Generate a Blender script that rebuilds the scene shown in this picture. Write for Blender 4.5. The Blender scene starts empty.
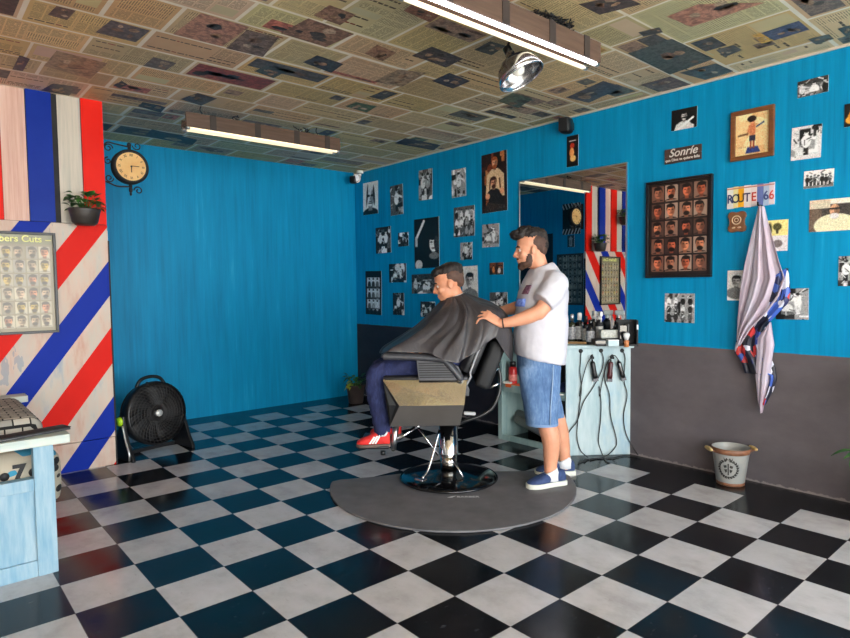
import bpy, bmesh, math, random
import numpy as np
from mathutils import Vector, Matrix, Euler

random.seed(7)
C = bpy.context.scene.collection
PI = math.pi
XW, YB, YP, XP, H = 4.18, 6.11, 4.91, 1.175, 2.661      # right wall, back wall, striped partition, its edge, ceiling
TX, TY, TILE = 0.78664, 3.03825, 0.307316               # floor tile grid

# ------------------------------------------------------------------ camera
CAM = Vector((0, 0, 1.3))
FPX = 608.065
RV = Vector((0.75686674, -0.65347565, -0.01105971))
UV = Vector((0.04341894, 0.03338952, 0.99849884))
FV = Vector((0.6521254, 0.75621076, -0.05364464))

def ray(px, py):
    return RV * ((px - 425) / FPX) + UV * ((319 - py) / FPX) + FV

def at(axis, val, px, py):
    """point of the plane axis=val (metres) seen at a photograph pixel"""
    d = ray(px, py)
    return CAM + d * ((val - CAM[axis]) / d[axis])

cd = bpy.data.cameras.new('camera')
cam = bpy.data.objects.new('camera', cd)
C.objects.link(cam)
cd.sensor_fit = 'HORIZONTAL'
cd.sensor_width = 36
cd.lens = FPX / 850 * 36
cd.clip_start = 0.05
m3 = Matrix((RV, UV, -FV)).transposed()
cam.matrix_world = Matrix.Translation(CAM) @ m3.to_4x4()
bpy.context.scene.camera = cam

# ------------------------------------------------------------------ materials
def lin(c):
    r = []
    for v in c[:3]:
        v = v / 255.0
        r.append(v / 12.92 if v <= 0.04045 else ((v + 0.055) / 1.055) ** 2.4)
    return (r[0], r[1], r[2], 1.0)

class NT:
    def __init__(s, name):
        s.m = bpy.data.materials.new(name)
        s.m.use_nodes = True
        s.t = s.m.node_tree
        s.b = s.t.nodes['Principled BSDF']
    def n(s, typ, **kw):
        nd = s.t.nodes.new(typ)
        for k, v in kw.items():
            setattr(nd, k, v)
        return nd
    def l(s, a, b):
        s.t.links.new(a, b)
    def coord(s, scale=(1, 1, 1), kind='Object'):
        tc = s.n('ShaderNodeTexCoord')
        mp = s.n('ShaderNodeMapping')
        mp.inputs['Scale'].default_value = scale
        s.l(tc.outputs[kind], mp.inputs[0])
        return mp.outputs[0]
    def world(s, scale=(1, 1, 1)):
        g = s.n('ShaderNodeNewGeometry')
        mp = s.n('ShaderNodeMapping')
        mp.inputs['Scale'].default_value = scale
        s.l(g.outputs['Position'], mp.inputs[0])
        return mp.outputs[0]
    def noise(s, vec, scale=1, detail=4, rough=0.55):
        nz = s.n('ShaderNodeTexNoise')
        nz.inputs['Scale'].default_value = scale
        nz.inputs['Detail'].default_value = detail
        nz.inputs['Roughness'].default_value = rough
        s.l(vec, nz.inputs['Vector'])
        return nz.outputs[0]
    def ramp(s, fac, stops, interp='LINEAR'):
        r = s.n('ShaderNodeValToRGB')
        e = r.color_ramp
        e.interpolation = interp
        while len(e.elements) < len(stops):
            e.elements.new(0.5)
        for el, (p, c) in zip(e.elements, stops):
            el.position = p
            el.color = lin(c)
        s.l(fac, r.inputs[0])
        return r.outputs[0]
    def mix(s, fac, a, b, mode='MIX'):
        mx = s.n('ShaderNodeMix', data_type='RGBA', blend_type=mode)
        for v, i in ((fac, 0), (a, 6), (b, 7)):
            if hasattr(v, 'is_linked') or hasattr(v, 'links'):
                s.l(v, mx.inputs[i])
            elif i == 0:
                mx.inputs[0].default_value = v
            else:
                mx.inputs[i].default_value = lin(v)
        return mx.outputs[2]
    def math(s, op, a, b=None, c=None):
        md = s.n('ShaderNodeMath', operation=op)
        for i, v in enumerate((a, b, c)):
            if v is None:
                continue
            if isinstance(v, (int, float)):
                md.inputs[i].default_value = v
            else:
                s.l(v, md.inputs[i])
        return md.outputs[0]
    def xyz(s, vec):
        sp = s.n('ShaderNodeSeparateXYZ')
        s.l(vec, sp.inputs[0])
        return sp.outputs
    def bump(s, h, strength=0.2, dist=0.01):
        b = s.n('ShaderNodeBump')
        b.inputs['Strength'].default_value = strength
        b.inputs['Distance'].default_value = dist
        s.l(h, b.inputs['Height'])
        s.l(b.outputs[0], s.b.inputs['Normal'])
    def done(s, col=None, rough=0.5, metal=0.0, spec=None, coat=None):
        if col is not None:
            if isinstance(col, tuple):
                s.b.inputs['Base Color'].default_value = lin(col)
            else:
                s.l(col, s.b.inputs['Base Color'])
        if isinstance(rough, (int, float)):
            s.b.inputs['Roughness'].default_value = rough
        else:
            s.l(rough, s.b.inputs['Roughness'])
        s.b.inputs['Metallic'].default_value = metal
        if spec is not None:
            s.b.inputs['Specular IOR Level'].default_value = spec
        if coat:
            s.b.inputs['Coat Weight'].default_value = coat
            s.b.inputs['Coat Roughness'].default_value = 0.08
        return s.m

def var(c, d):
    return tuple(max(0, min(255, v + d)) for v in c)

def pm(name, c, rough=0.5, metal=0.0, d=12, scale=(8, 8, 8), bump=0.0, coat=None, spec=None, c2=None, ns=1.0):
    """procedural material: two tones of one colour mixed by noise"""
    t = NT(name)
    v = t.coord(scale)
    f = t.noise(v, ns)
    col = t.ramp(f, [(0.3, c), (0.7, c2 or var(c, d))])
    if bump:
        t.bump(f, bump, 0.01)
    return t.done(col, rough, metal, spec, coat)

def emit(name, c, strength):
    t = NT(name)
    t.b.inputs['Emission Color'].default_value = lin(c)
    t.b.inputs['Emission Strength'].default_value = strength
    return t.done(c, 0.4)

def attr_mat(name, rough=0.5, coat=None):
    t = NT(name)
    a = t.n('ShaderNodeAttribute')
    a.attribute_name = 'Col'
    return t.done(a.outputs['Color'], rough, 0.0, None, coat)

M = {}
M['print'] = attr_mat('paper_print', 0.55)
M['print_gloss'] = attr_mat('glossy_print', 0.3)
M['paper'] = pm('paper_back', (215, 212, 205), 0.7)
M['black'] = pm('black_plastic', (16, 16, 18), 0.38, d=8)
M['black_matte'] = pm('black_matte', (20, 20, 22), 0.65, d=8)
M['black_gloss'] = pm('black_gloss', (8, 8, 10), 0.12, d=4, coat=0.6)
M['leather'] = pm('black_leather', (26, 26, 28), 0.36, d=10, scale=(60, 60, 60), bump=0.05)
M['grey_leather'] = pm('grey_vinyl', (62, 62, 66), 0.42, d=10, scale=(40, 40, 40), bump=0.04)
M['chrome'] = pm('chrome', (205, 205, 208), 0.1, 1.0, d=10)
M['dark_chrome'] = pm('dark_chrome', (176, 172, 164), 0.1, 1.0, d=14, scale=(7, 7, 4), bump=0.25)
M['alu'] = pm('brushed_aluminium', (200, 200, 200), 0.28, 1.0, d=15, scale=(30, 30, 4))
M['skin'] = pm('skin', (208, 144, 112), 0.5, d=14, scale=(14, 14, 14))
M['skin2'] = pm('skin_warm', (204, 138, 104), 0.5, d=14, scale=(14, 14, 14))
M['white'] = pm('white_plastic', (225, 225, 222), 0.4, d=8)
M['wood_box'] = pm('fixture_wood', (98, 76, 62), 0.6, c2=(78, 58, 46), scale=(3, 40, 40), ns=1.5)
M['lime'] = pm('lime_plastic', (160, 205, 20), 0.4)
M['green_leaf'] = pm('green_leaf', (40, 82, 36), 0.45, c2=(70, 118, 52), scale=(20, 20, 20))

# ------------------------------------------------------------------ mesh builder
class MB:
    def __init__(s):
        s.v, s.f, s.mi, s.sm = [], [], [], []
        s.xf = Matrix.Identity(4)
        s.cm = 0
        s.smooth = False
    def add(s, vs, fs, smooth=None):
        o = len(s.v)
        s.v += [tuple(s.xf @ Vector(p)) for p in vs]
        for f in fs:
            s.f.append(tuple(i + o for i in f))
            s.mi.append(s.cm)
            s.sm.append(s.smooth if smooth is None else smooth)
        return s
    def box(s, c, d, rz=0.0, rot=None):
        m = rot or Matrix.Rotation(rz, 3, 'Z')
        hx, hy, hz = d[0] / 2, d[1] / 2, d[2] / 2
        vs = [Vector(c) + m @ Vector((x * hx, y * hy, z * hz)) for x in (-1, 1) for y in (-1, 1) for z in (-1, 1)]
        return s.add(vs, [(0, 1, 3, 2), (4, 6, 7, 5), (0, 4, 5, 1), (2, 3, 7, 6), (0, 2, 6, 4), (1, 5, 7, 3)], False)
    def bb(s, x0, x1, y0, y1, z0, z1):
        return s.box(((x0 + x1) / 2, (y0 + y1) / 2, (z0 + z1) / 2), (x1 - x0, y1 - y0, z1 - z0))
    def rbox(s, c, d, r=0.02, rot=None, n=4, flat=True):
        """box with all edges rounded (superellipsoid-like, by bevelling)"""
        bm = bmesh.new()
        bmesh.ops.create_cube(bm, size=1)
        for v in bm.verts:
            v.co = Vector((v.co.x * d[0], v.co.y * d[1], v.co.z * d[2]))
        bmesh.ops.bevel(bm, geom=bm.edges[:], offset=min(r, min(d) * 0.49), segments=n, affect='EDGES', profile=0.5)
        m = rot or Matrix.Identity(3)
        bm.verts.ensure_lookup_table()
        vs = [Vector(c) + m @ v.co for v in bm.verts]
        fs = [[v.index for v in f.verts] for f in bm.faces]
        bm.free()
        return s.add(vs, fs, True)
    def loft(s, rings, caps=True, closed=True, smooth=True):
        n = len(rings[0])
        vs = [p for r in rings for p in r]
        fs = []
        for i in range(len(rings) - 1):
            for j in range(n if closed else n - 1):
                k = (j + 1) % n
                fs.append((i * n + j, i * n + k, (i + 1) * n + k, (i + 1) * n + j))
        s.add(vs, fs, smooth)
        if caps and closed:
            o = len(s.v) - len(vs)
            for ring, rev in ((0, True), (len(rings) - 1, False)):
                idx = [o + ring * n + j for j in range(n)]
                if rev:
                    idx.reverse()
                s.f.append(tuple(idx)); s.mi.append(s.cm); s.sm.append(False)
        return s
    def tube(s, pts, rad, seg=12, ref=None, round_ends=False, smooth=True):
        pts = [Vector(p) for p in pts]
        n = len(pts)
        if isinstance(rad, (int, float)):
            rad = [rad] * n
        rad = [(r, r) if isinstance(r, (int, float)) else r for r in rad]
        tans = []
        for i in range(n):
            t = (pts[min(i + 1, n - 1)] - pts[max(i - 1, 0)])
            tans.append(t.normalized() if t.length > 1e-9 else Vector((0, 0, 1)))
        a = Vector(ref) if ref else (Vector((0, 0, 1)) if abs(tans[0].z) < 0.9 else Vector((1, 0, 0)))
        rings = []
        def ring(c, t, a, ra, rb):
            a = (a - t * a.dot(t)).normalized()
            b = t.cross(a)
            return [c + a * (ra * math.cos(2 * PI * j / seg)) + b * (rb * math.sin(2 * PI * j / seg)) for j in range(seg)]
        for i in range(n):
            a = (a - tans[i] * a.dot(tans[i])).normalized()
            ra, rb = rad[i]
            if round_ends and i == 0:
                for q in (85, 60, 30):
                    c_, s_ = math.cos(math.radians(q)), math.sin(math.radians(q))
                    rings.append(ring(pts[0] - tans[0] * (min(ra, rb) * s_), tans[0], a, ra * c_, rb * c_))
            rings.append(ring(pts[i], tans[i], a, ra, rb))
            if round_ends and i == n - 1:
                for q in (30, 60, 85):
                    c_, s_ = math.cos(math.radians(q)), math.sin(math.radians(q))
                    rings.append(ring(pts[i] + tans[i] * (min(ra, rb) * s_), tans[i], a, ra * c_, rb * c_))
        return s.loft(rings, True, True, smooth)
    def cyl(s, p0, p1, r0, r1=None, seg=20):
        return s.tube([p0, p1], [r0, r0 if r1 is None else r1], seg)
    def lathe(s, prof, seg=40, c=(0, 0, 0), rot=None, caps=True):
        m = rot or Matrix.Identity(3)
        rings = []
        for r, z in prof:
            r = max(r, 1e-4)
            rings.append([Vector(c) + m @ Vector((r * math.cos(2 * PI * j / seg), r * math.sin(2 * PI * j / seg), z)) for j in range(seg)])
        return s.loft(rings, caps)
    def ell(s, c, r, rot=None, seg=18, rings=10):
        m = rot or Matrix.Identity(3)
        rr = []
        for i in range(rings + 1):
            a = PI * (0.02 + 0.96 * i / rings) - PI / 2
            rr.append([Vector(c) + m @ Vector((r[0] * math.cos(a) * math.cos(2 * PI * j / seg), r[1] * math.cos(a) * math.sin(2 * PI * j / seg), r[2] * math.sin(a))) for j in range(seg)])
        return s.loft(rr)
    def prism(s, poly, axis, a, b):
        """polygon in the two other axes, extruded along axis from a to b"""
        n = len(poly)
        def P(u, w, k):
            return [(k, u, w), (u, k, w), (u, w, k)][axis]
        vs = [P(u, w, a) for u, w in poly] + [P(u, w, b) for u, w in poly]
        fs = [tuple(range(n)), tuple(range(2 * n - 1, n - 1, -1))]
        for i in range(n):
            k = (i + 1) % n
            fs.append((i, i + n, k + n, k))
        return s.add(vs, fs, False)
    def torus(s, c, R, r, rot=None, seg=32, k=8):
        m = rot or Matrix.Identity(3)
        rings = []
        for i in range(seg):
            a = 2 * PI * i / seg
            rings.append([Vector(c) + m @ Vector(((R + r * math.cos(2 * PI * j / k)) * math.cos(a), (R + r * math.cos(2 * PI * j / k)) * math.sin(a), r * math.sin(2 * PI * j / k))) for j in range(k)])
        rings.append(rings[0])
        return s.loft(rings, False)
    def mesh(s, name='mesh', fix=True):
        me = bpy.data.meshes.new(name)
        me.from_pydata(s.v, [], s.f)
        me.polygons.foreach_set('material_index', s.mi)
        me.polygons.foreach_set('use_smooth', s.sm)
        me.update()
        if fix:
            bm = bmesh.new(); bm.from_mesh(me)
            bmesh.ops.recalc_face_normals(bm, faces=bm.faces[:])
            bm.to_mesh(me); bm.free()
        return me
    def build(s, name, mats, parent=None, bevel=0.0, fix=True, subsurf=0, solid=0.0):
        return link(name, s.mesh(name, fix), mats, parent, bevel, subsurf, solid)

def link(name, me, mats, parent=None, bevel=0.0, subsurf=0, solid=0.0):
    o = bpy.data.objects.new(name, me)
    for m in (mats if isinstance(mats, (list, tuple)) else [mats]):
        me.materials.append(M[m] if isinstance(m, str) else m)
    C.objects.link(o)
    if parent:
        o.parent = parent
    if solid:
        md = o.modifiers.new('solid', 'SOLIDIFY'); md.thickness = solid; md.offset = 0
    if bevel:
        md = o.modifiers.new('bevel', 'BEVEL'); md.width = bevel; md.segments = 2; md.limit_method = 'ANGLE'; md.angle_limit = math.radians(40)
    if subsurf:
        md = o.modifiers.new('sub', 'SUBSURF'); md.levels = subsurf; md.render_levels = subsurf
    return o

def fuse(mb, name, mats, parent=None, voxel=0.007, smooth=5, fac=0.5, rough=None):
    """one continuous skin over overlapping closed pieces"""
    me = mb.mesh('tmp')
    o = bpy.data.objects.new('tmp', me)
    C.objects.link(o)
    r = o.modifiers.new('r', 'REMESH'); r.mode = 'VOXEL'; r.voxel_size = voxel; r.use_smooth_shade = True
    if smooth:
        q = o.modifiers.new('s', 'SMOOTH'); q.factor = fac; q.iterations = smooth
    if rough:
        tx = bpy.data.textures.new('wrinkles', 'CLOUDS'); tx.noise_scale = rough[1]; tx.noise_depth = 2
        q = o.modifiers.new('d', 'DISPLACE'); q.texture = tx; q.strength = rough[0]; q.mid_level = 0.5
    dg = bpy.context.evaluated_depsgraph_get()
    dg.update()
    out = bpy.data.meshes.new_from_object(o.evaluated_get(dg))
    bpy.data.objects.remove(o)
    out.materials.clear()
    out.name = name
    return link(name, out, mats, parent)

def thing(name, label, cat, loc=(0, 0, 0), rz=0.0, group=None):
    o = bpy.data.objects.new(name, None)
    o.empty_display_size = 0.1
    C.objects.link(o)
    o.location = loc
    o.rotation_euler = (0, 0, rz)
    return tag(o, label, cat, group)

def tag(o, label, cat, group=None):
    o['label'] = label
    o['category'] = cat
    if group:
        o['group'] = group
    return o

def struct(o):
    o['kind'] = 'structure'
    return o

def copy_thing(o, label, loc=None, rz=None):
    r = o.copy(); C.objects.link(r)
    r['label'] = label
    if loc: r.location = loc
    if rz is not None: r.rotation_euler = (0, 0, rz)
    for ch in o.children:
        c = ch.copy(); C.objects.link(c); c.parent = r
        for g in ch.children:
            d = g.copy(); C.objects.link(d); d.parent = c
    return r

def text_into(mb, body, size, mat4, align='CENTER', ext=0.001, bold=0.0):
    cu = bpy.data.curves.new('t', 'FONT')
    cu.body = body; cu.size = size; cu.align_x = align; cu.align_y = 'CENTER'; cu.extrude = ext; cu.offset = bold
    o = bpy.data.objects.new('t', cu); C.objects.link(o)
    dg = bpy.context.evaluated_depsgraph_get(); dg.update()
    me = bpy.data.meshes.new_from_object(o.evaluated_get(dg))
    vs = [mat4 @ v.co for v in me.vertices]
    fs = [tuple(p.vertices) for p in me.polygons]
    bpy.data.objects.remove(o)
    mb.add(vs, fs, False)

def rot3(rx=0, ry=0, rz=0):
    return Euler((math.radians(rx), math.radians(ry), math.radians(rz))).to_matrix()

# ------------------------------------------------------------------ prints: small paintings made of coloured cells
class Art:
    def __init__(s, w, h, bg):
        s.w, s.h = w, h
        s.a = np.empty((h, w, 3)); s.a[:] = bg
        s.y, s.x = np.mgrid[0:h, 0:w] + 0.5
    def put(s, al, c):
        al = np.clip(al, 0, 1)[..., None]
        s.a = s.a * (1 - al) + np.array(c, float) * al
    def ell(s, cx, cy, rx, ry, c, rot=0.0, op=1.0):
        dx, dy = s.x - cx, s.y - cy
        k, q = math.cos(rot), math.sin(rot)
        u, v = dx * k + dy * q, -dx * q + dy * k
        d = (np.sqrt((u / rx) ** 2 + (v / ry) ** 2) - 1) * min(rx, ry)
        s.put((0.5 - d) * op, c)
    def rect(s, x0, y0, x1, y1, c, op=1.0):
        ax = np.minimum(s.x + 0.5 - x0, x1 - s.x + 0.5)
        ay = np.minimum(s.y + 0.5 - y0, y1 - s.y + 0.5)
        s.put(np.clip(ax, 0, 1) * np.clip(ay, 0, 1) * op, c)
    def poly(s, pts, c, op=1.0):
        al = np.zeros((s.h, s.w))
        for oy in (-0.33, 0, 0.33):
            for ox in (-0.33, 0, 0.33):
                X, Y = s.x + ox, s.y + oy
                ins = np.zeros((s.h, s.w), bool)
                for i in range(len(pts)):
                    (x1, y1), (x2, y2) = pts[i], pts[i - 1]
                    if y1 == y2: continue
                    cr = ((y1 > Y) != (y2 > Y)) & (X < (x2 - x1) * (Y - y1) / (y2 - y1) + x1)
                    ins ^= cr
                al += ins
        s.put(al / 9 * op, c)
    def line(s, p, q, w, c):
        p, q = np.array(p, float), np.array(q, float)
        d = q - p; L = max(1e-6, (d ** 2).sum())
        t = np.clip(((s.x - p[0]) * d[0] + (s.y - p[1]) * d[1]) / L, 0, 1)
        dist = np.hypot(s.x - p[0] - t * d[0], s.y - p[1] - t * d[1])
        s.put(0.5 + w / 2 - dist, c)
    def grain(s, rng, amt=10):
        s.a = np.clip(128 + (s.a - 122) * 1.22 + rng.normal(0, amt, (s.h, s.w, 1)), 4, 248)

def bust(a, cx, cy, k, skin=(170, 170, 170), hair=(30, 30, 30), cloth=(60, 60, 60), beard=False, side=1, bald=False):
    """head and shoulders; k is half the head height in cells"""
    dk = tuple(v * 0.62 for v in skin)
    a.ell(cx, cy + 2.3 * k, 1.75 * k, 1.15 * k, cloth)
    a.rect(cx - 0.35 * k, cy + 0.6 * k, cx + 0.35 * k, cy + 1.45 * k, dk)
    if not bald:
        a.ell(cx, cy - 0.35 * k, 0.82 * k, 0.85 * k, hair)
    a.ell(cx, cy + 0.05 * k, 0.7 * k, 0.95 * k, skin)
    a.ell(cx + 0.38 * k * side, cy + 0.1 * k, 0.35 * k, 0.8 * k, dk, 0, 0.6)
    if not bald:
        a.ell(cx - 0.1 * k * side, cy - 0.82 * k, 0.72 * k, 0.34 * k, hair)
    for e in (-0.3, 0.3):
        a.ell(cx + e * k, cy - 0.1 * k, 0.17 * k, 0.09 * k, tuple(v * 0.3 for v in skin))
    a.ell(cx, cy + 0.2 * k, 0.1 * k, 0.26 * k, dk, 0, 0.7)
    a.ell(cx, cy + 0.52 * k, 0.26 * k, 0.07 * k, tuple(v * 0.4 for v in skin))
    if beard:
        a.ell(cx, cy + 0.78 * k, 0.55 * k, 0.4 * k, hair, 0, 0.9)

def figure(a, x, y, k, coat, skin=(190, 190, 190), hair=(20, 20, 20), trousers=(40, 40, 40), arm=0):
    """small standing figure; k is a head radius in cells"""
    a.rect(x - 0.9 * k, y + 5.0 * k, x + 0.9 * k, y + 9 * k, trousers)
    a.ell(x, y + 3.5 * k, 1.7 * k, 2.7 * k, coat)
    if arm:
        a.line((x + arm * k, y + 2 * k), (x + arm * 3.6 * k, y + 3 * k), 0.9 * k, coat)
        a.ell(x + arm * 3.7 * k, y + 3 * k, 0.5 * k, 0.5 * k, skin)
    a.ell(x, y, 0.85 * k, 1.05 * k, skin)
    a.ell(x, y - 0.55 * k, 0.9 * k, 0.62 * k, hair)

def seated(a, x, y, k, cape, skin=(190, 190, 190), hair=(20, 20, 20)):
    a.ell(x, y + 3.6 * k, 2.5 * k, 2.6 * k, cape)
    a.rect(x - 2.6 * k, y + 4.5 * k, x + 2.6 * k, y + 6.0 * k, tuple(v * 0.5 for v in cape))
    a.ell(x, y, 0.85 * k, 1.05 * k, skin)
    a.ell(x, y - 0.6 * k, 0.9 * k, 0.6 * k, hair)

def clutter(a, rng, n, cols, big=0.35):
    for _ in range(n):
        c = cols[rng.integers(len(cols))]
        w, h = rng.uniform(0.06, big, 2) * (a.w, a.h)
        x, y = rng.uniform(0, a.w), rng.uniform(0, a.h)
        if rng.random() < 0.6:
            a.rect(x - w / 2, y - h / 2, x + w / 2, y + h / 2, c)
        else:
            a.ell(x, y, w / 2, h / 2, c, rng.uniform(0, 3))

def art_mesh(a, w, h, t=0.003, name='print'):
    """a sheet w x h metres, front face towards -Y, standing on z = -h/2..h/2"""
    W, Hh = a.w, a.h
    vs, fs = [], []
    for j in range(Hh + 1):
        for i in range(W + 1):
            vs.append((-w / 2 + w * i / W, -t, h / 2 - h * j / Hh))
    n = W + 1
    for j in range(Hh):
        for i in range(W):
            fs.append((j * n + i, (j + 1) * n + i, (j + 1) * n + i + 1, j * n + i + 1))
    o = len(vs)
    vs += [(-w / 2, 0, h / 2), (w / 2, 0, h / 2), (w / 2, 0, -h / 2), (-w / 2, 0, -h / 2)]
    tl, tr, br, bl = 0, W, (Hh) * n + W, Hh * n
    back = [(o, o + 1, o + 2, o + 3), (tl, tr, o + 1, o), (bl, o + 3, o + 2, br), (tl, o, o + 3, bl), (tr, br, o + 2, o + 1)]
    me = bpy.data.meshes.new(name)
    me.from_pydata(vs, [], fs + back)
    at_ = me.color_attributes.new('Col', 'FLOAT_COLOR', 'CORNER')
    c = a.a.reshape(-1, 3) / 255.0
    l = np.where(c <= 0.04045, c / 12.92, ((c + 0.055) / 1.055) ** 2.4)
    col = np.ones((len(fs) * 4 + 20, 4), np.float32) * 0.6
    col[:, 3] = 1
    col[:len(fs) * 4, :3] = np.repeat(l, 4, axis=0)
    at_.data.foreach_set('color', col.ravel())
    me.polygons.foreach_set('material_index', [0] * len(fs) + [1] * 5)
    me.update()
    return me
# ------------------------------------------------------------------ room shell
XL, YF = -2.6, -2.6            # far side of the shop and the open street front (behind the camera)

def floor_mat():
    t = NT('checker_floor')
    p = t.world()
    x, y, z = t.xyz(p)
    i = t.math('FLOOR', t.math('DIVIDE', t.math('SUBTRACT', x, TX), TILE))
    j = t.math('FLOOR', t.math('DIVIDE', t.math('SUBTRACT', y, TY), TILE))
    odd = t.math('ABSOLUTE', t.math('MODULO', t.math('ADD', i, j), 2.0))
    bx = t.math('GREATER_THAN', x, TX + 10 * TILE)
    by = t.math('GREATER_THAN', y, TY + 9 * TILE)
    dark = t.math('MAXIMUM', odd, t.math('MAXIMUM', bx, by))
    # joints
    fx = t.math('ABSOLUTE', t.math('SUBTRACT', t.math('FRACT', t.math('DIVIDE', t.math('SUBTRACT', x, TX), TILE)), 0.5))
    fy = t.math('ABSOLUTE', t.math('SUBTRACT', t.math('FRACT', t.math('DIVIDE', t.math('SUBTRACT', y, TY), TILE)), 0.5))
    joint = t.math('GREATER_THAN', t.math('MAXIMUM', fx, fy), 0.4945)
    n1 = t.noise(t.world((7, 5, 1)), 1.0, 6, 0.65)
    n2 = t.noise(t.world((40, 9, 1)), 1.0, 5, 0.7)
    tilev = t.n('ShaderNodeTexWhiteNoise', noise_dimensions='2D')
    cb = t.n('ShaderNodeCombineXYZ'); t.l(i, cb.inputs[0]); t.l(j, cb.inputs[1]); t.l(cb.outputs[0], tilev.inputs[0])
    w = t.ramp(n1, [(0.3, (166, 163, 164)), (0.5, (188, 186, 188)), (0.75, (202, 200, 203))])
    w = t.mix(t.math('MULTIPLY', t.math('GREATER_THAN', n2, 0.66), 0.35), w, (140, 134, 130))
    w = t.mix(t.math('MULTIPLY', tilev.outputs[0], 0.22), w, (160, 156, 152))
    k = t.ramp(n1, [(0.35, (12, 13, 16)), (0.75, (28, 29, 33))])
    sc = t.noise(t.world((26, 60, 1)), 1.0, 3, 0.5)
    k = t.mix(t.math('MULTIPLY', t.math('GREATER_THAN', sc, 0.70), 0.22), k, (110, 110, 115))
    col = t.mix(dark, w, k)
    col = t.mix(t.math('MULTIPLY', joint, 0.7), col, (60, 58, 58))
    r = t.ramp(t.noise(t.world((5, 5, 1)), 1.0, 4), [(0.3, (95, 95, 95)), (0.7, (140, 140, 140))])
    g = t.n('ShaderNodeRGBToBW'); t.l(r, g.inputs[0])
    t.bump(n1, 0.04, 0.01)
    return t.done(col, g.outputs[0], 0.0, 0.27)

def blue_tone(t):
    v = t.world((22, 22, 1.1))
    n = t.noise(v, 1.0, 5, 0.65)
    n2 = t.noise(t.world((70, 70, 2.0)), 1.0, 3, 0.6)
    big = t.noise(t.world((0.9, 0.9, 0.9)), 1.0, 2)
    f = t.math('ADD', t.math('MULTIPLY', n, 0.6), t.math('ADD', t.math('MULTIPLY', n2, 0.2), t.math('MULTIPLY', big, 0.2)))
    return t.ramp(f, [(0.30, (0, 120, 166)), (0.47, (0, 141, 190)), (0.6, (2, 151, 201)), (0.72, (60, 178, 216))]), n

def blue_mat():
    t = NT('blue_brushed_paint')
    c, n = blue_tone(t)
    t.bump(n, 0.12, 0.01)
    return t.done(c, 0.5, 0.0, 0.2)

def right_wall_mat():
    t = NT('blue_over_grey_paint')
    c, n = blue_tone(t)
    x, y, z = t.xyz(t.world())
    g1 = t.noise(t.world((3, 3, 5)), 1.0, 6, 0.6)
    grey = t.ramp(g1, [(0.3, (92, 86, 89)), (0.7, (108, 101, 104))])
    dk = t.ramp(g1, [(0.3, (44, 43, 52)), (0.7, (58, 56, 64))])
    grey = t.mix(t.math('GREATER_THAN', y, 3.0), grey, dk)          # darker grey on the length towards the far corner
    edge = t.math('ADD', z, t.math('MULTIPLY', t.noise(t.world((1, 12, 1)), 1.0, 3), 0.008))
    low = t.math('LESS_THAN', edge, 0.861)
    sk = t.math('LESS_THAN', t.math('ADD', z, t.math('MULTIPLY', t.noise(t.world((9, 30, 20)), 1.0, 4), -0.05)), -0.012)
    grey = t.mix(t.math('MULTIPLY', sk, 0.75), grey, (150, 140, 138))  # plaster smears along the floor
    t.bump(n, 0.12, 0.01)
    return t.done(t.mix(low, c, grey), 0.5, 0.0, 0.2)

STRIPE = dict(red=(222, 28, 14), blue=(6, 44, 158), white=(214, 196, 180))
def wash(t, base):
    """scuffed white undercoat with pink and blue showing through"""
    n = t.noise(t.world((9, 9, 2.2)), 1.0, 5, 0.65)
    n2 = t.noise(t.world((5, 5, 1.6)), 1.0, 4, 0.6)
    c = t.ramp(n, [(0.3, (205, 160, 142)), (0.48, (214, 192, 176)), (0.62, (206, 198, 186)), (0.8, (150, 170, 190))])
    return t.mix(t.math('MULTIPLY', t.math('GREATER_THAN', n2, 0.62), 0.5), c, (128, 150, 172))

def stripe_mat():
    t = NT('diagonal_pole_stripes')
    x, y, z = t.xyz(t.world())
    wv = t.math('SUBTRACT', z, t.math('MULTIPLY', t.math('SUBTRACT', x, XP), 1.37))
    p = t.math('FRACT', t.math('SUBTRACT', 4.516, wv))
    wt = wash(t, None)
    c = t.mix(t.math('LESS_THAN', p, 0.254), wt, STRIPE['blue'])
    r = t.math('MULTIPLY', t.math('GREATER_THAN', p, 0.488), t.math('LESS_THAN', p, 0.754))
    c = t.mix(r, c, STRIPE['red'])
    n = t.noise(t.world((10, 10, 3)), 1.0, 4)
    c = t.mix(t.math('MULTIPLY', n, 0.18), c, (120, 90, 90), 'MULTIPLY')
    return t.done(c, 0.5, 0.0, 0.12)

def wash_mat(name, pink):
    t = NT(name)
    n = t.noise(t.world((30, 30, 1.2)), 1.0, 5, 0.65)
    if pink:
        c = t.ramp(n, [(0.3, (196, 148, 132)), (0.55, (216, 178, 160)), (0.75, (222, 200, 186))])
    else:
        c = t.ramp(n, [(0.3, (170, 168, 156)), (0.55, (200, 190, 174)), (0.75, (190, 190, 190))])
    return t.done(c, 0.55)

M['blue'] = blue_mat()
M['red_paint'] = pm('red_board_paint', STRIPE['red'], 0.45, d=8, scale=(3, 3, 3), spec=.12)
M['blue_paint'] = pm('blue_board_paint', (8, 42, 140), 0.45, d=10, scale=(3, 3, 3), spec=.12)
M['wash_pink'] = wash_mat('pink_wash', True)
M['wash_white'] = wash_mat('white_wash', False)
M['shadow_gap'] = pm('dark_gap', (18, 16, 18), 0.7)
M['plaster'] = pm('plaster', (196, 190, 178), 0.7, d=10)

# floor slab
mb = MB(); mb.bb(XL - 0.1, XW + 0.1, YF, YB + 0.1, -0.1, 0.0)
struct(mb.build('floor', floor_mat()))
mb = MB(); mb.bb(-14, 14, -16, YF, -0.16, -0.05)
struct(mb.build('pavement', pm('pavement', (165, 160, 152), 0.8)))
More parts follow.
